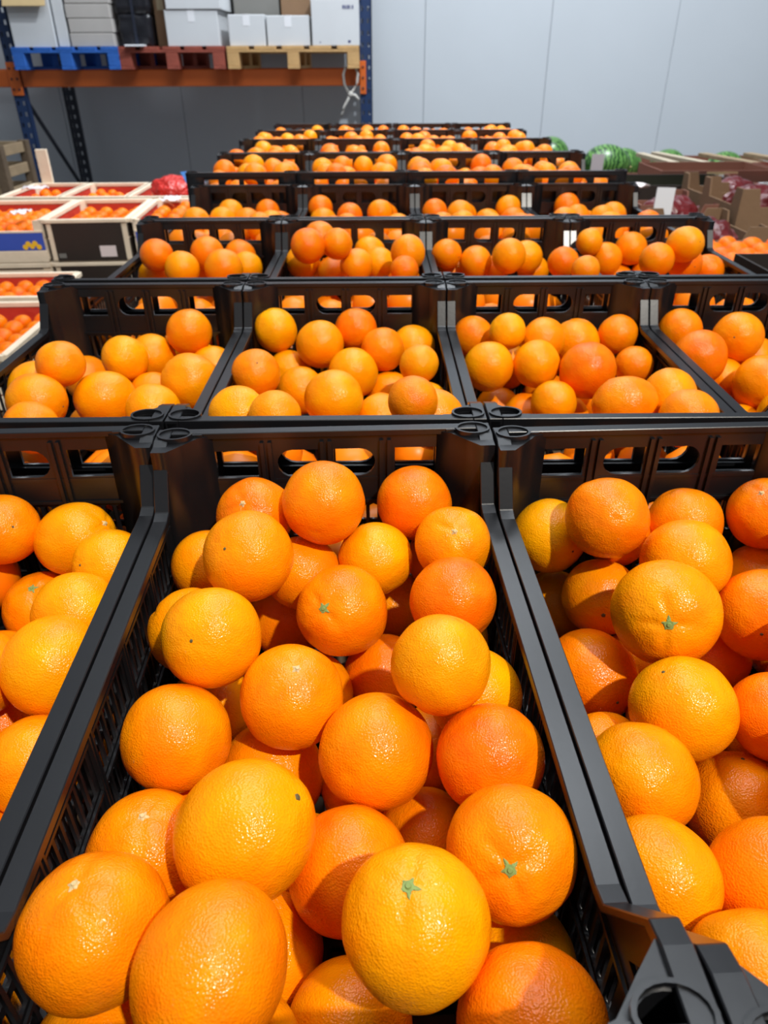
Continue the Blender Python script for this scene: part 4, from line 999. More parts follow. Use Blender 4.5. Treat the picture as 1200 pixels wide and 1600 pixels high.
BZ = PZ + 0.144
yF = 6.37  # cartons stretched deep and tall out of view to shade the wall
carton('open_carton', -2.665, -2.36, yF, yF + 1.17, BZ, BZ + 0.36, M['white_card'], 'open white carton with tan flap at the left end of the rack', flaps=[('f', -62, M['tan_card']), ('b', 75, M['tan_card']), ('l', 70, M['white_card']), ('r', 72, M['white_card'])])
carton('long_carton', -2.345, -2.265, yF + 0.02, yF + 1.17, BZ, BZ + 0.335, M['white_card'], 'narrow pale carton beside the open white carton', tape=False)
for j in range(8):  # upper ones lie above the view, added to cast shade behind
    carton('flat_carton', -2.25 + 0.006 * (j % 2), -1.93 + 0.006 * (j % 2), yF + 0.01, yF + 1.17, BZ + j * 0.088, BZ + j * 0.088 + 0.085, M['grey_card'], 'flat grey carton, %s in the stack on the blue pallet' % ['lowest', 'second from bottom', 'third from bottom', 'fourth from bottom', 'fifth from bottom', 'unseen sixth, added for shade,', 'unseen seventh, added for shade,', 'unseen topmost, added for shade,'][j], lid=False, tape=False, group='flat grey cartons on the blue pallet')
# black crates wrapped in film
for j, (w_, h0, h1) in enumerate(((0.235, 0.0, 0.20), (0.245, 0.205, 0.62))):
    e_ = empty('black_bundle', (-1.775, yF + 0.45, BZ + h0))
    tag(e_, ['lower black plastic wrapped bundle on the red brown pallet', 'upper black plastic wrapped bundle on the red brown pallet'][j], 'bundle', 'black bundles on the rack')
    t = bmesh.new()
    bmesh.ops.create_cube(t, size=1.0)
    bmesh.ops.subdivide_edges(t, edges=t.edges, cuts=7, use_grid_fill=True)
    for v in t.verts:
        k_ = 1 + 0.05 * noise.noise(v.co * 5 + Vector((j * 7, 0, 0)))
        v.co = Vector((v.co.x * w_ * k_, v.co.y * 0.80 * k_, (v.co.z + 0.5) * (h1 - h0)))
    for f in t.faces:
        f.smooth = True
    new_obj('wrapped_body', MB().add(t).mesh('wrapped_body'), M['black_plastic'], e_)
    new_obj('strap', boxm('strap', -0.01, 0.01, -0.405, 0.405, -0.0 + 0.002, h1 - h0 + 0.006), M['rack_dark'], e_)
carton('brown_carton', -1.645, -1.545, yF + 0.16, yF + 0.55, BZ, BZ + 0.30, M['brown_card'], 'tall narrow brown carton left of the stacked white boxes')
carton('white_carton', -1.535, -1.150, yF, yF + 1.17, BZ, BZ + 0.222, M['white_card'], 'lower white carton of two stacked on the red brown pallet', group='white cartons on the rack')
carton('white_carton', -1.515, -1.120, yF - 0.01, yF + 1.17, BZ + 0.226, BZ + 0.70, M['white_card'], 'upper white carton of two stacked on the red brown pallet', group='white cartons on the rack')
carton('white_carton', -1.080, -0.812, yF + 0.01, yF + 0.34, BZ, BZ + 0.195, M['white_card'], 'small white carton at the left end of the bare pallet', group='white cartons on the rack')
carton('white_carton', -0.800, -0.485, yF + 0.01, yF + 0.34, BZ, BZ + 0.188, M['white_card'], 'white carton in the middle of the bare pallet', group='white cartons on the rack')
carton('grey_carton', -1.09, -0.74, yF + 0.40, yF + 1.18, BZ, BZ + 0.75, M['grey_dark'], 'dark grey carton standing behind the small white carton', tape=False)
carton('brown_carton', -0.725, -0.46, yF + 0.38, yF + 1.18, BZ, BZ + 0.75, M['brown_card'], 'brown carton standing behind the middle white carton')
wc = carton('white_carton', -0.468, -0.120, yF - 0.01, yF + 0.38, BZ, BZ + 0.285, M['white_card'], 'tall white carton with blue print at the right end of the rack', tape=False, group='white cartons on the rack')
carton('brown_carton', -0.455, -0.13, yF + 0.40, yF + 1.16, BZ, BZ + 0.60, M['grey_dark'], 'unseen grey carton added behind the printed white carton to shade the wall', tape=False)  # hidden filler, added to keep light off the wall behind
mb = MB()
for i, w_ in enumerate((0.012, 0.010, 0.013, 0.006, 0.010)):
    mb.box(0.055 + i * 0.017, 0.055 + i * 0.017 + w_, -0.1965, -0.1945, 0.225, 0.247)
new_obj('printed_mark', mb.mesh('printed_mark'), M['ink'], wc)
mb = MB()
mb.box(0.09, 0.11, -0.1965, -0.1945, 0.02, 0.034)
mb.box(-0.12, -0.11, -0.1965, -0.1945, 0.02, 0.026)
new_obj('printed_mark', mb.mesh('printed_mark'), M['ink'], wc)
tag(new_obj('grey_sheet', boxm('grey_sheet', -0.19, 0.19, -0.2, 0.2, 0, 0.02, 0.004), M['grey_card'], None, (-0.295, yF + 0.19, BZ + 0.286)), 'flat grey tray lying on top of the printed white carton', 'tray')
tag(new_obj('paper_sheet', boxm('paper_sheet', -0.07, 0.07, -0.06, 0.06, 0, 0.012, 0.003), M['white_paper'], None, (-1.775, yF + 0.0 - 0.005, BZ), (0, 0, 0.1)), 'small white sheet lying on the red brown pallet edge', 'sheet')

# twine hanging from the right end of the beam
rp = empty('twine', (-0.2, 6.47, 1.24))
tag(rp, 'pale twine knotted in a loop hanging from the rack beam', 'twine')
loop = []
for k in range(13):
    a = R(35) + k * R(290) / 12
    loop.append((0.048 * math.cos(a - R(90) - R(35) - R(0)) * 1.0, 0, 0.09 + 0.085 * math.sin(a - R(90) - R(35)) * 1.0))
loop = [(-0.03 + 0.0, 0, 0.18), (-0.05, 0, 0.13), (-0.045, 0, 0.07), (-0.02, 0, 0.02), (0.0, 0, 0.0), (0.03, 0, 0.03), (0.055, 0, 0.08), (0.06, 0, 0.13), (0.045, 0, 0.18)]
new_obj('loop', MB().tube(loop, 0.010, 6).mesh('loop'), M['rope'], rp)
new_obj('tail', MB().tube([(0, 0, 0), (-0.02, 0, -0.04), (-0.05, 0.005, -0.09), (-0.075, 0, -0.15)], 0.011, 6).mesh('tail'), M['rope'], rp)
new_obj('tail', MB().tube([(0, 0, 0), (0.04, 0, -0.01), (0.065, 0, -0.04)], 0.011, 6).mesh('tail'), M['rope'], rp)
t = bmesh.new()
bmesh.ops.create_icosphere(t, subdivisions=2, radius=0.022)
new_obj('knot', MB().add(t).mesh('knot'), M['rope'], rp)

# ------------------------------------------------------------------ left: old pallets stacked
bin_ = empty('slatted_bin', (-2.83, 5.38, 0))
tag(bin_, 'weathered slatted wooden bin at the far left in front of the rack', 'bin')
for sx in (-1, 1):
    for sy in (-1, 1):
        new_obj('corner_post', boxm('corner_post', sx * 0.40 - 0.03, sx * 0.40 + 0.03, sy * 0.2 - 0.03, sy * 0.2 + 0.03, 0, 1.005, 0.003), M['pal_old2'], bin_)
fs = boxm('slat', -0.37, 0.37, -0.009, 0.009, 0, 0.062, 0.002)
ss = boxm('slat', -0.009, 0.009, -0.17, 0.17, 0, 0.062, 0.002)
for k in range(8):
    z = 0.935 - k * 0.125
    for sy in (-1, 1):
        new_obj('slat', fs, M['pal_old'], bin_, (0, sy * 0.2, z))
    for sx in (-1, 1):
        new_obj('slat', ss, M['pal_old'], bin_, (sx * 0.4, 0, z))
new_obj('bottom_board', boxm('bottom_board', -0.37, 0.37, -0.17, 0.17, 0.03, 0.05), M['pal_old'], bin_)

# ------------------------------------------------------------------ left: mandarin crates
def wood_crate(x, y, w, d, z, h, label, front='wood', rz=0.0, liner=0.05, name='wooden_crate'):
    """pale wood frame with corner posts; front 'black' card, 'blue' card or bare slats"""
    root = empty(name, (x, y, z), rz)
    tag(root, label, 'crate', 'wooden mandarin crates')
    w2, d2_ = w / 2, d / 2
    for sx in (-1, 1):
        for sy in (-1, 1):
            new_obj('corner_post', MB().prism([(sx * w2, sy * d2_), (sx * (w2 - 0.032), sy * d2_), (sx * w2, sy * (d2_ - 0.032))], 'z', 0, h).mesh('corner_post'), M['wood'], root)
    for sx in (-1, 1):
        new_obj('top_rail', boxm('top_rail', sx * w2 - 0.010, sx * w2 + 0.010, -d2_, d2_, h - 0.012, h + 0.004, 0.002), M['wood'], root)
        new_obj('side_slat', boxm('side_slat', sx * w2 - 0.003, sx * w2 + 0.003, -d2_, d2_, 0.01, h * 0.55), M['wood'] if front != 'black' else M['black_card'], root)
        new_obj('side_slat', boxm('side_slat', sx * w2 - 0.003, sx * w2 + 0.003, -d2_, d2_, h * 0.60, h - 0.014), M['wood'] if front != 'black' else M['black_card'], root)
    new_obj('top_rail', boxm('top_rail', -w2, w2, d2_ - 0.008, d2_ + 0.008, h - 0.012, h + 0.004, 0.002), M['wood'], root)
    new_obj('back_panel', boxm('back_panel', -w2, w2, d2_ - 0.004, d2_ + 0.004, 0.01, h - 0.013), M['red_card'], root)
    new_obj('bottom_board', boxm('bottom_board', -w2, w2, -d2_, d2_, 0.0, 0.008), M['wood'], root)
    if front == 'black':
        new_obj('top_rail', boxm('top_rail', -w2, w2, -d2_ - 0.008, -d2_ + 0.008, h - 0.010, h + 0.004, 0.002), M['wood'], root)
        pn = new_obj('front_panel', boxm('front_panel', -w2 + 0.022, w2 - 0.022, -d2_ - 0.006, -d2_ + 0.002, 0.004, h - 0.011), M['black_card'], root)
        new_obj('label_sticker', boxm('label_sticker', 0.035, 0.095, -d2_ - 0.008, -d2_ - 0.006, 0.018, 0.058), M['pink_paper'], pn)
        new_obj('label_sticker', boxm('label_sticker', -0.122, -0.095, -d2_ - 0.0075, -d2_ - 0.006, 0.016, 0.032), M['grey_dark'], pn)
    elif front == 'blue':
        pn = new_obj('front_panel', boxm('front_panel', -w2 + 0.004, w2 - 0.004, -d2_ - 0.005, -d2_ + 0.002, 0.045, h * 0.72), M['blue_print'], root)
        mb_ = MB()
        for i, (px, pz) in enumerate(((0.0, 0.0), (0.028, 0.004), (0.056, 0.0), (0.014, 0.016), (0.042, 0.018))):
            t_ = bmesh.new()
            bmesh.ops.create_circle(t_, cap_ends=True, segments=12, radius=0.010, matrix=Matrix.Translation((w2 - 0.075 + px * 0.9, -d2_ - 0.0056 - i * 0.0002, 0.057 + pz * 0.7)) @ Matrix.Rotation(math.pi / 2, 4, 'X'))
            mb_.add(t_)
        new_obj('printed_fruit', mb_.mesh('printed_fruit'), M['yellow_print'], pn)
        new_obj('front_slat', boxm('front_slat', -w2, w2, -d2_ - 0.006, -d2_ + 0.004, 0.0, 0.043, 0.002), M['wood'], root)
        new_obj('front_slat', boxm('front_slat', -w2, w2, -d2_ - 0.006, -d2_ + 0.004, h * 0.72, h * 0.72 + 0.006), M['wood'], root)
    else:
        new_obj('top_rail', boxm('top_rail', -w2, w2, -d2_ - 0.008, -d2_ + 0.008, h - 0.014, h + 0.004, 0.002), M['wood'], root)
        new_obj('front_slat', boxm('front_slat', -w2, w2, -d2_ - 0.004, -d2_ + 0.004, h * 0.30, h - 0.022), M['wood'], root)
        new_obj('front_slat', boxm('front_slat', -w2, w2, -d2_ - 0.004, -d2_ + 0.004, 0.0, h * 0.25), M['wood'], root)
    if liner is not None:
        new_obj('liner', MB().box(-w2 + 0.034, w2 - 0.034, -d2_ + 0.005, d2_ - 0.005, 0.009, h - liner - 0.006).box(-w2 + 0.004, -w2 + 0.007, -d2_ + 0.034, d2_ - 0.034, 0.012, h - 0.014).box(w2 - 0.007, w2 - 0.004, -d2_ + 0.034, d2_ - 0.034, 0.012, h - 0.014).box(-w2 + 0.034, w2 - 0.034, d2_ - 0.0075, d2_ - 0.0045, 0.012, h - 0.014).mesh('liner'), M['liner'], root)
    return root

MAND = [orange_mesh(21, 3, 0.05, 0.03, 0.03, 5), orange_mesh(22, 3, 0.03, 0.01, 0.03, 6)]
mrng = random.Random(9)
def mandarins(root, w, d, zl, what, nx, ny, rad=0.029, keep=None, group='mandarins in the wooden crates'):
    mw_ = Matrix.Translation(root.location) @ Matrix.Rotation(root.rotation_euler.z, 4, 'Z')
    rows = []
    for j in range(ny):
        row = []
        for i in range(nx):
            if keep and not keep(i, j):
                continue
            row.append((i, j))
        rows.append(row)
    for row in rows:
        for q, (i, j) in enumerate(row):
            r_ = rad * mrng.uniform(0.93, 1.05)
            pw_, pd_ = (w - 2 * rad) / max(1, nx - 1), (d - 2 * rad) / max(1, ny - 1)
            x = -w / 2 + rad + i * pw_ + mrng.uniform(-0.3, 0.3) * max(0, pw_ - 2 * rad)
            y = -d / 2 + rad + j * pd_ + mrng.uniform(-0.3, 0.3) * max(0, pd_ - 2 * rad)
            o = new_obj('mandarin', mrng.choice(MAND))
            ax = Vector((mrng.gauss(0, 0.5), mrng.gauss(0, 0.5), 1)).normalized()
            o.matrix_world = Matrix.Translation(mw_ @ Vector((x, y, zl + r_ * 0.88))) @ ax.to_track_quat('Z', 'Y').to_matrix().to_4x4() @ Matrix.Diagonal((r_, r_, r_ * 0.88, 1))
            o.color = hue_col(mrng.uniform(-0.02, 0.25))
            new_obj('calyx', CAL['dot'], None, o, (0, 0, POLE_M[o.data.name] - 0.006))
            depth = 'nearest line' if j == 0 else 'back line' if j == ny - 1 else ORD[j] + ' line'
            side = 'leftmost' if q == 0 else 'rightmost' if q == len(row) - 1 else ORD[q] + ' from left'
            tag(o, 'small mandarin, %s in %s of %s' % (side, depth, what), 'mandarin', group)
POLE_M = {me_.name: max(v.co.z for v in me_.vertices if math.hypot(v.co.x, v.co.y) < 0.15) for me_ in MAND}

HC = 0.150
zt = 0.953 - HC
# middle tier of the left display
RZM = R(3.5)
w1 = wood_crate(-1.105, 3.105, 0.300, 0.46, zt, HC, 'wooden crate with black end panel and white label, left of the oranges', 'black', RZM, 0.065)
mandarins(w1, 0.26, 0.42, HC - 0.065 - 0.006, 'black panelled crate', 4, 6)
w0 = wood_crate(-1.495, 3.085, 0.450, 0.46, zt, HC, 'wooden crate with blue front panel and yellow fruit print', 'blue', RZM, 0.07)
mandarins(w0, 0.40, 0.42, HC - 0.07 - 0.006, 'blue fronted crate', 6, 6, 0.031)
w4 = wood_crate(-0.735, 3.120, 0.390, 0.46, zt, HC, 'wooden mandarin crate between the black panelled crate and the oranges', 'blue', RZM, 0.05)
mandarins(w4, 0.34, 0.42, HC - 0.05 - 0.006, 'crate beside the oranges', 5, 5, 0.031, keep=lambda i, j: i < 4)
# tier below them
for (x_, y_, w_, f_, l_) in ((-1.105, 3.105, 0.300, 'black', 'black panelled wooden crate at the bottom of its stack'), (-1.495, 3.085, 0.450, 'wood', 'plain wooden crate under the blue fronted crate'), (-0.735, 3.12, 0.39, 'wood', 'plain wooden crate under the crate beside the oranges')):
    wood_crate(x_, y_, w_, 0.46, zt - HC - 0.006, HC, l_, f_, RZM, 0.02)
# rear tier
xs = [(-1.525, 0.255), (-1.245, 0.285), (-0.955, 0.275)]
nm = ['left of three', 'middle of three', 'right of three']
for i, (x_, w_) in enumerate(xs):
    o = wood_crate(x_, 3.62, w_, 0.42, zt, HC, 'shallow wooden mandarin crate at the back, %s' % nm[i], 'wood', R(1.0), 0.06)
    mandarins(o, w_ - 0.05, 0.38, HC - 0.066, 'rear crate, ' + nm[i], 4, 4, 0.027, keep=lambda i, j: (i * 5 + j * 3) % 9 != 1)
# nearer, lower tier
zl = 0.80 - HC
o = wood_crate(-1.335, 2.54, 0.50, 0.32, zl, HC, 'lower wooden mandarin crate in front of the blue panel', 'wood', R(2), 0.06)
mandarins(o, 0.46, 0.28, HC - 0.066, 'lower crate before the blue panel', 7, 4, 0.03, keep=lambda i, j: i > 1)
o = wood_crate(-1.22, 2.07, 0.46, 0.50, zl, HC, 'nearest wooden mandarin crate at the left edge', 'wood', R(2), 0.06)
mandarins(o, 0.42, 0.40, HC - 0.066, 'nearest wooden crate at left edge', 6, 6, 0.03, keep=lambda i, j: i > 1)

# supports of the left display
def stack(xc, yc, sx, sy, top, n, label, gi):
    for j in range(n):
        p_ = dup(sp)
        p_.location = (xc, yc, j * top / n)
        p_.scale = (sx, sy, top / n / 0.144 * 0.9999)
        tag(p_, label.replace('pallet in', 'pallet, %s from the floor, in' % ORD[j]), 'pallet', gi)
stack(-1.14, 3.10, 1.24, 0.52, zt - HC - 0.006, 4, 'wooden pallet in the stack under the black panelled crates', 'pallets under the left display')
stack(-1.24, 3.62, 0.92, 0.46, zt, 5, 'wooden pallet in the stack under the rear mandarin crates', 'pallets under the rear mandarin crates')
stack(-1.28, 2.26, 0.66, 0.92, zl, 4, 'wooden pallet in the stack under the lower mandarin crates', 'pallets under the lower mandarin crates')

# white batten standing at the rear crate corner
tag(new_obj('wooden_batten', boxm('wooden_batten', -0.027, 0.027, -0.008, 0.008, 0, 0.30, 0.002), M['wood'], None, (-1.60, 3.845, zt)), 'pale wooden batten standing upright behind the mandarin crates', 'batten')

# blob helper for bags
def blob(sx, sy, sz, seed, amp, freq, sub=4, flat=True):
    t = ico(sub)
    off = Vector((seed * 4.3, seed * 2.2, seed))
    for v in t.verts:
        n = v.co.normalized()
        dist = noise.voronoi(n * freq + off)[0][0]
        r_ = 1 + amp * (0.55 - dist) + 0.08 * noise.noise(n * 1.5 + off)
        p_ = n * r_
        p_ = Vector((p_.x * sx, p_.y * sy, p_.z * sz))
        if flat and p_.z < -0.55 * sz:
            p_.z = -0.55 * sz
        p_.z += 0.55 * sz
        v.co = p_
    for f in t.faces:
        f.smooth = True
    return MB().add(t).mesh('bag')

def net_bag(loc, s, rz, m, label, seed, group, cat='bag', name='net_bag'):
    root = empty(name, loc, rz)
    tag(root, label, cat, group)
    new_obj('filled_net', blob(s[0], s[1], s[2], seed, 0.30, 2.3), m, root)
    # gathered neck of the net
    t = bmesh.new()
    bmesh.ops.create_cone(t, cap_ends=True, segments=10, radius1=0.3 * s[2], radius2=0.6 * s[2], depth=0.35 * s[0])
    for v in t.verts:
        v.co *= 1 + 0.25 * noise.noise(v.co * 60)
    new_obj('gathered_end', MB().add(t, Matrix.Translation((s[0] * 1.05, 0, s[2] * 0.55)) @ Matrix.Rotation(math.pi / 2, 4, 'Y')).mesh('gathered_end'), m, root)
    return root

nb = net_bag((-0.925, 3.60, zt + HC - 0.034), (0.105, 0.09, 0.062), 0.2, M['net'], 'red net bag of mandarins with blue tag on the rear crate', 3, 'red net bags on the left')
tg = new_obj('blue_tag', MB().prism([(-0.05, 0.055), (-0.015, 0.058), (0.055, 0.01), (0.05, -0.045), (0.015, -0.035), (-0.03, 0.01)], 'y', -0.0015, 0.0015).mesh('blue_tag'), M['blue_card'], nb, (0.085, -0.06, 0.062))
tg.rotation_euler = (R(-15), 0, 0)
# crumpled clear film lying on some crates
def film(loc, s, seed, label):
    t = bmesh.new()
    bmesh.ops.create_grid(t, x_segments=10, y_segments=8, size=1.0)
    for v in t.verts:
        v.co = Vector((v.co.x * s[0], v.co.y * s[1], s[2] * (0.6 + noise.noise(v.co * 2.5 + Vector((seed, 0, 0))))))
    bmesh.ops.solidify(t, geom=list(t.faces), thickness=0.001)
    for f in t.faces:
        f.smooth = True
    tag(new_obj('film_sheet', MB().add(t).mesh('film_sheet'), M['film'], None, loc), label, 'film', 'crumpled film sheets')
film((-1.375, 2.98, zt + HC + 0.004), (0.032, 0.04, 0.014), 1, 'crumpled clear film on the mandarins in the blue fronted crate')
film((-0.86, 3.25, zt + HC + 0.008), (0.035, 0.05, 0.016), 2, 'crumpled clear film on mandarins beside the fourth row of oranges')
film((-1.52, 3.50, zt + HC + 0.022), (0.05, 0.03, 0.012), 3, 'crumpled clear film on the left rear mandarin crate')

# ------------------------------------------------------------------ right: trays, onions, melons
def tray(x, y, w, d, z, h, m, label, inner=None, tabs=True, rz=0.0, mat2=None, gap=True, name='cardboard_tray', front_dip=0.0):
    root = empty(name, (x, y, z), rz)
    tag(root, label, 'tray', 'cardboard trays on the right')
    w2, d2_ = w / 2, d / 2
    t = 0.006
    m2 = mat2 or m
    for s, nm_ in ((-1, 'front_panel'), (1, 'back_panel')):
        new_obj(nm_, boxm(nm_, -w2, w2, s * d2_ - (t if s > 0 else 0), s * d2_ + (t if s < 0 else 0), 0, h * (0.75 if tabs else 1)), m, root)
    for s in (-1, 1):
        new_obj('side_panel', boxm('side_panel', s * w2 - (t if s > 0 else 0), s * w2 + (t if s < 0 else 0), -d2_ + t, d2_ - t, 0, h * (0.75 if tabs else 1)), m2, root)
    new_obj('bottom_panel', boxm('bottom_panel', -w2 + t, w2 - t, -d2_ + t, d2_ - t, 0, t), m, root)
    if tabs:
        for sx in (-1, 1):
            for sy in (-1, 1):
                mb_ = MB()
                mb_.prism([(sx * w2, h * 0.75), (sx * (w2 - 0.075), h * 0.75), (sx * (w2 - 0.06), h), (sx * w2, h)], 'y', sy * d2_ - (t if sy > 0 else 0), sy * d2_ + (t if sy < 0 else 0))
                mb_.prism([(sy * (d2_ - t), h * 0.75), (sy * (d2_ - 0.07), h * 0.75), (sy * (d2_ - 0.055), h), (sy * (d2_ - t), h)], 'x', sx * w2 - (t if sx > 0 else 0), sx * w2 + (t if sx < 0 else 0))
                new_obj('corner_tab', mb_.mesh('corner_tab'), m, root)
    if inner:
        new_obj('liner', boxm('liner', -w2 + t + 0.001, w2 - t - 0.001, -d2_ + t + 0.001, d2_ - t - 0.001, t, h * 0.4), inner, root)
    return root

# mandarin tray beside the third row
o = tray(1.02, 1.98, 0.44, 0.36, 0.90, 0.125, M['brown_card'], 'brown cardboard tray of mandarins beside the third row of crates', tabs=True)
mandarins(o, 0.40, 0.32, 0.075, 'brown tray on the right', 6, 5, 0.031, keep=lambda i, j: j > 0, group='mandarins in the right tray')
new_obj('liner', boxm('liner', -0.2, 0.2, -0.165, 0.165, 0.007, 0.074), M['liner'], o)
# black tray in front of it
o = tray(1.06, 1.60, 0.44, 0.30, 0.90, 0.165, M['black_card'], 'black cardboard tray at the right edge beside the third row', tabs=False)
# onion trays
o = tray(1.12, 2.62, 0.28, 0.36, 0.83, 0.165, M['brown_card'], 'near narrow brown tray of red netted onions', tabs=True)
net_bag((1.12, 2.58, 0.845), (0.105, 0.11, 0.095), 0.6, M['onion'], 'nearest dark red net bag of onions', 5, 'onion bags')
o = tray(1.13, 3.06, 0.30, 0.38, 0.83, 0.165, M['red_card'], 'far red brown tray of netted onions behind the white card', tabs=True, mat2=M['brown_card'])
net_bag((1.15, 3.03, 0.845), (0.115, 0.12, 0.105), 0.25, M['onion'], 'large dark red net bag of onions behind the white card', 7, 'onion bags')
o = tray(1.505, 2.88, 0.46, 0.34, 0.83, 0.24, M['brown_card'], 'tall brown tray with corner tabs holding red onion bags', tabs=True, inner=M['brown_card'])
net_bag((1.40, 2.85, 0.932), (0.10, 0.11, 0.085), 1.9, M['onion'], 'dark red net bag of onions in the tall tabbed tray', 6, 'onion bags')
net_bag((1.60, 2.88, 0.932), (0.09, 0.11, 0.085), 0.9, M['net'], 'bright red net bag in the tall tabbed tray at right edge', 9, 'onion bags')
o = tray(1.55, 3.225, 0.46, 0.32, 0.83, 0.215, M['brown_card'], 'brown tray with corner tabs behind the tall tabbed tray', tabs=True, inner=M['brown_card'])
net_bag((1.46, 3.20, 0.925), (0.11, 0.10, 0.08), 0.3, M['onion'], 'dark red net bag of onions in the rear tabbed tray', 8, 'onion bags')
film((1.06, 3.32, 0.99), (0.09, 0.03, 0.02), 5, 'crumpled clear film behind the white price card')
# white price card
pc = empty('price_card', (1.060, 2.86, 0.90))
tag(pc, 'blank white upright price card in front of the onion bags', 'card')
new_obj('card', boxm('card', -0.034, 0.034, -0.002, 0.002, 0.045, 0.155), M['white_paper'], pc, (0, 0, 0), (R(-4), R(2), 0))
new_obj('stand', MB().tube([(0, 0.004, -0.07), (0, 0.004, 0.07)], 0.004, 6).mesh('stand'), M['rack_dark'], pc)
pc = empty('price_card', (1.325, 2.42, 0.83))
tag(pc, 'white price card at the right edge by the onion trays', 'card')
new_obj('card', boxm('card', -0.045, 0.045, -0.002, 0.002, 0.055, 0.135), M['white_paper'], pc)
new_obj('stand', MB().tube([(0, 0.004, 0.0), (0, 0.004, 0.07)], 0.004, 6).mesh('stand'), M['rack_dark'], pc)
# row of dark trays
o = tray(1.36, 3.58, 0.50, 0.36, 0.83, 0.16, M['black_card'], 'black cardboard tray behind the onion trays', tabs=False, inner=M['leaf'])
o = tray(1.90, 3.56, 0.50, 0.36, 0.83, 0.165, M['red_card'], 'red brown tray with white edge behind the onion trays', tabs=True, inner=M['net'])
new_obj('white_edge', boxm('white_edge', -0.25, 0.25, -0.184, -0.175, 0.150, 0.172), M['white_paper'], o)
o = tray(2.00, 2.95, 0.46, 0.40, 0.83, 0.17, M['brown_card'], 'brown cardboard tray at the far right edge', tabs=True, inner=M['net'])
o = tray(1.66, 4.00, 0.56, 0.36, 0.83, 0.168, M['red_card'], 'red brown tray with beige label before the melon box', tabs=False, inner=M['brown_card'])
new_obj('label_sticker', boxm('label_sticker', -0.06, 0.09, -0.183, -0.180, 0.07, 0.162), M['tan_card'], o)
new_obj('label_sticker', boxm('label_sticker', 0.0, 0.03, -0.1845, -0.183, 0.09, 0.15), M['white_paper'], o)
o = tray(2.26, 4.00, 0.56, 0.36, 0.83, 0.165, M['red_card'], 'red brown tray with white edge before the melon box', tabs=False, inner=M['net'])
new_obj('white_edge', boxm('white_edge', -0.28, 0.28, -0.184, -0.175, 0.150, 0.175), M['white_paper'], o)
o = tray(1.18, 3.98, 0.36, 0.36, 0.83, 0.10, M['brown_card'], 'low brown tray beside the fifth row of oranges', tabs=False)
stack(1.36, 2.90, 0.76, 1.0, 0.83, 5, 'wooden pallet in the stack under the onion trays', 'pallets under the onion trays')
stack(2.00, 2.95, 0.46, 0.44, 0.83, 5, 'wooden pallet in the stack at the far right edge', 'pallets at the far right')
stack(1.74, 3.78, 1.60, 0.84, 0.83, 5, 'wooden pallet in the stack under the red brown trays', 'pallets under the red brown trays')
stack(1.05, 1.78, 0.50, 0.76, 0.90, 6, 'wooden pallet in the stack under the right mandarin tray', 'pallets under the right mandarin tray')

# melon box
mbx = empty('melon_box', (1.75, 5.0, 0.0))
tag(mbx, 'large brown cardboard box of watermelons by the back wall', 'box')
w2, d2_ = 0.75, 0.45
for nm_, a in (('front_panel', (-w2, w2, -d2_, -d2_ + 0.012)), ('back_panel', (-w2, w2, d2_ - 0.012, d2_))):
    new_obj(nm_, boxm(nm_, *a, 0.0, 0.90), M['red_card'], mbx)
for s in (-1, 1):
    new_obj('side_panel', boxm('side_panel', s * w2 - (0.012 if s > 0 else 0), s * w2 + (0.012 if s < 0 else 0), -d2_ + 0.012, d2_ - 0.012, 0.0, 0.90), M['brown_card'], mbx)
new_obj('inner_shelf', boxm('inner_shelf', -w2 + 0.013, w2 - 0.013, -d2_ + 0.013, d2_ - 0.013, 0.0, 0.78), M['brown_card'], mbx)
t = ico(4)
for f in t.faces:
    f.smooth = True
mel = MB().add(t).mesh('watermelon')
mel.materials.append(M['melon'])
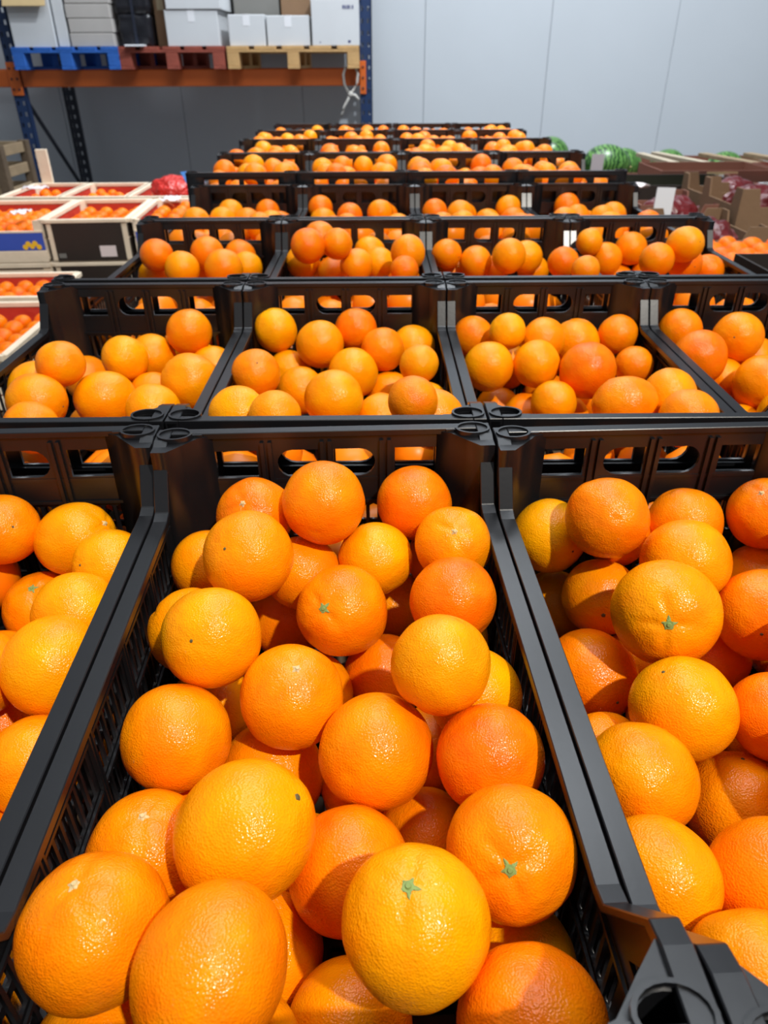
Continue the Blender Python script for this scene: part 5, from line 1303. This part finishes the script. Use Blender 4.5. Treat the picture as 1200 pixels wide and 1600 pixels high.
def melon(x, y, z, r_, e, rz, label):
    o_ = new_obj('watermelon', mel, None, None, (x, y, z))
    o_.scale = (r_ * e, r_, r_ * 0.94)
    o_.rotation_euler = (0.15, 0.1, rz)
    tag(o_, label, 'watermelon', 'watermelons')
    st = new_obj('stem', MB().tube([(0.99, 0, 0), (1.06, 0, 0.02), (1.11, 0, 0.07)], 0.03, 6).mesh('stem'), M['stem_pale'], o_)
melon(1.41, 4.88, 0.905, 0.125, 1.18, 0.1, 'large striped watermelon right of the fifth row of oranges')
melon(1.15, 5.30, 0.915, 0.125, 1.05, 1.2, 'dark watermelon half hidden behind the sixth row of oranges')
melon(1.62, 5.22, 0.862, 0.115, 1.1, 0.5, 'small watermelon behind the large striped one')
melon(1.90, 5.18, 0.858, 0.115, 1.1, 0.9, 'watermelon behind the wooden slats')
melon(2.22, 5.05, 0.858, 0.112, 1.1, 0.3, 'watermelon at the far right end of the melon box')
melon(1.16, 4.85, 0.885, 0.10, 1.05, 0.7, 'small watermelon at the left end of the melon box')
# wooden lids / slats leaning on the box
for i, (a, b, w_, l_) in enumerate((((1.63, 4.95, 0.958), (1.70, 4.30, 0.955), 0.05, 'pale wooden slat lying on the melon box, left one'),
                                    ((1.72, 4.95, 0.962), (1.88, 4.30, 0.958), 0.05, 'pale wooden slat lying on the melon box, second from left'),
                                    ((2.02, 4.95, 0.955), (2.14, 4.30, 0.958), 0.06, 'brown wooden slat lying on the melon box, third from left'),
                                    ((2.30, 4.95, 0.955), (2.40, 4.30, 0.958), 0.06, 'brown wooden slat lying on the melon box, rightmost'))):
    a, b = Vector(a), Vector(b)
    mid = (a + b) / 2
    ln = (b - a).length
    o = new_obj('wooden_batten', boxm('wooden_batten', -w_ / 2, w_ / 2, -ln / 2, ln / 2, -0.011, 0.011, 0.002), M['slat'] if i < 2 else M['pal_old'], None, mid)
    o.rotation_euler = (a - b).to_track_quat('Y', 'Z').to_euler()
    tag(o, l_.replace('slat', 'batten'), 'batten', 'wooden slats on the melon box')
tag(new_obj('paper_sign', boxm('paper_sign', -0.035, 0.035, -0.002, 0.002, 0, 0.10), M['pink_paper'], None, (1.262, 4.545, 0.90)), 'pale paper sign on the melon box rim left of the watermelon', 'sign')
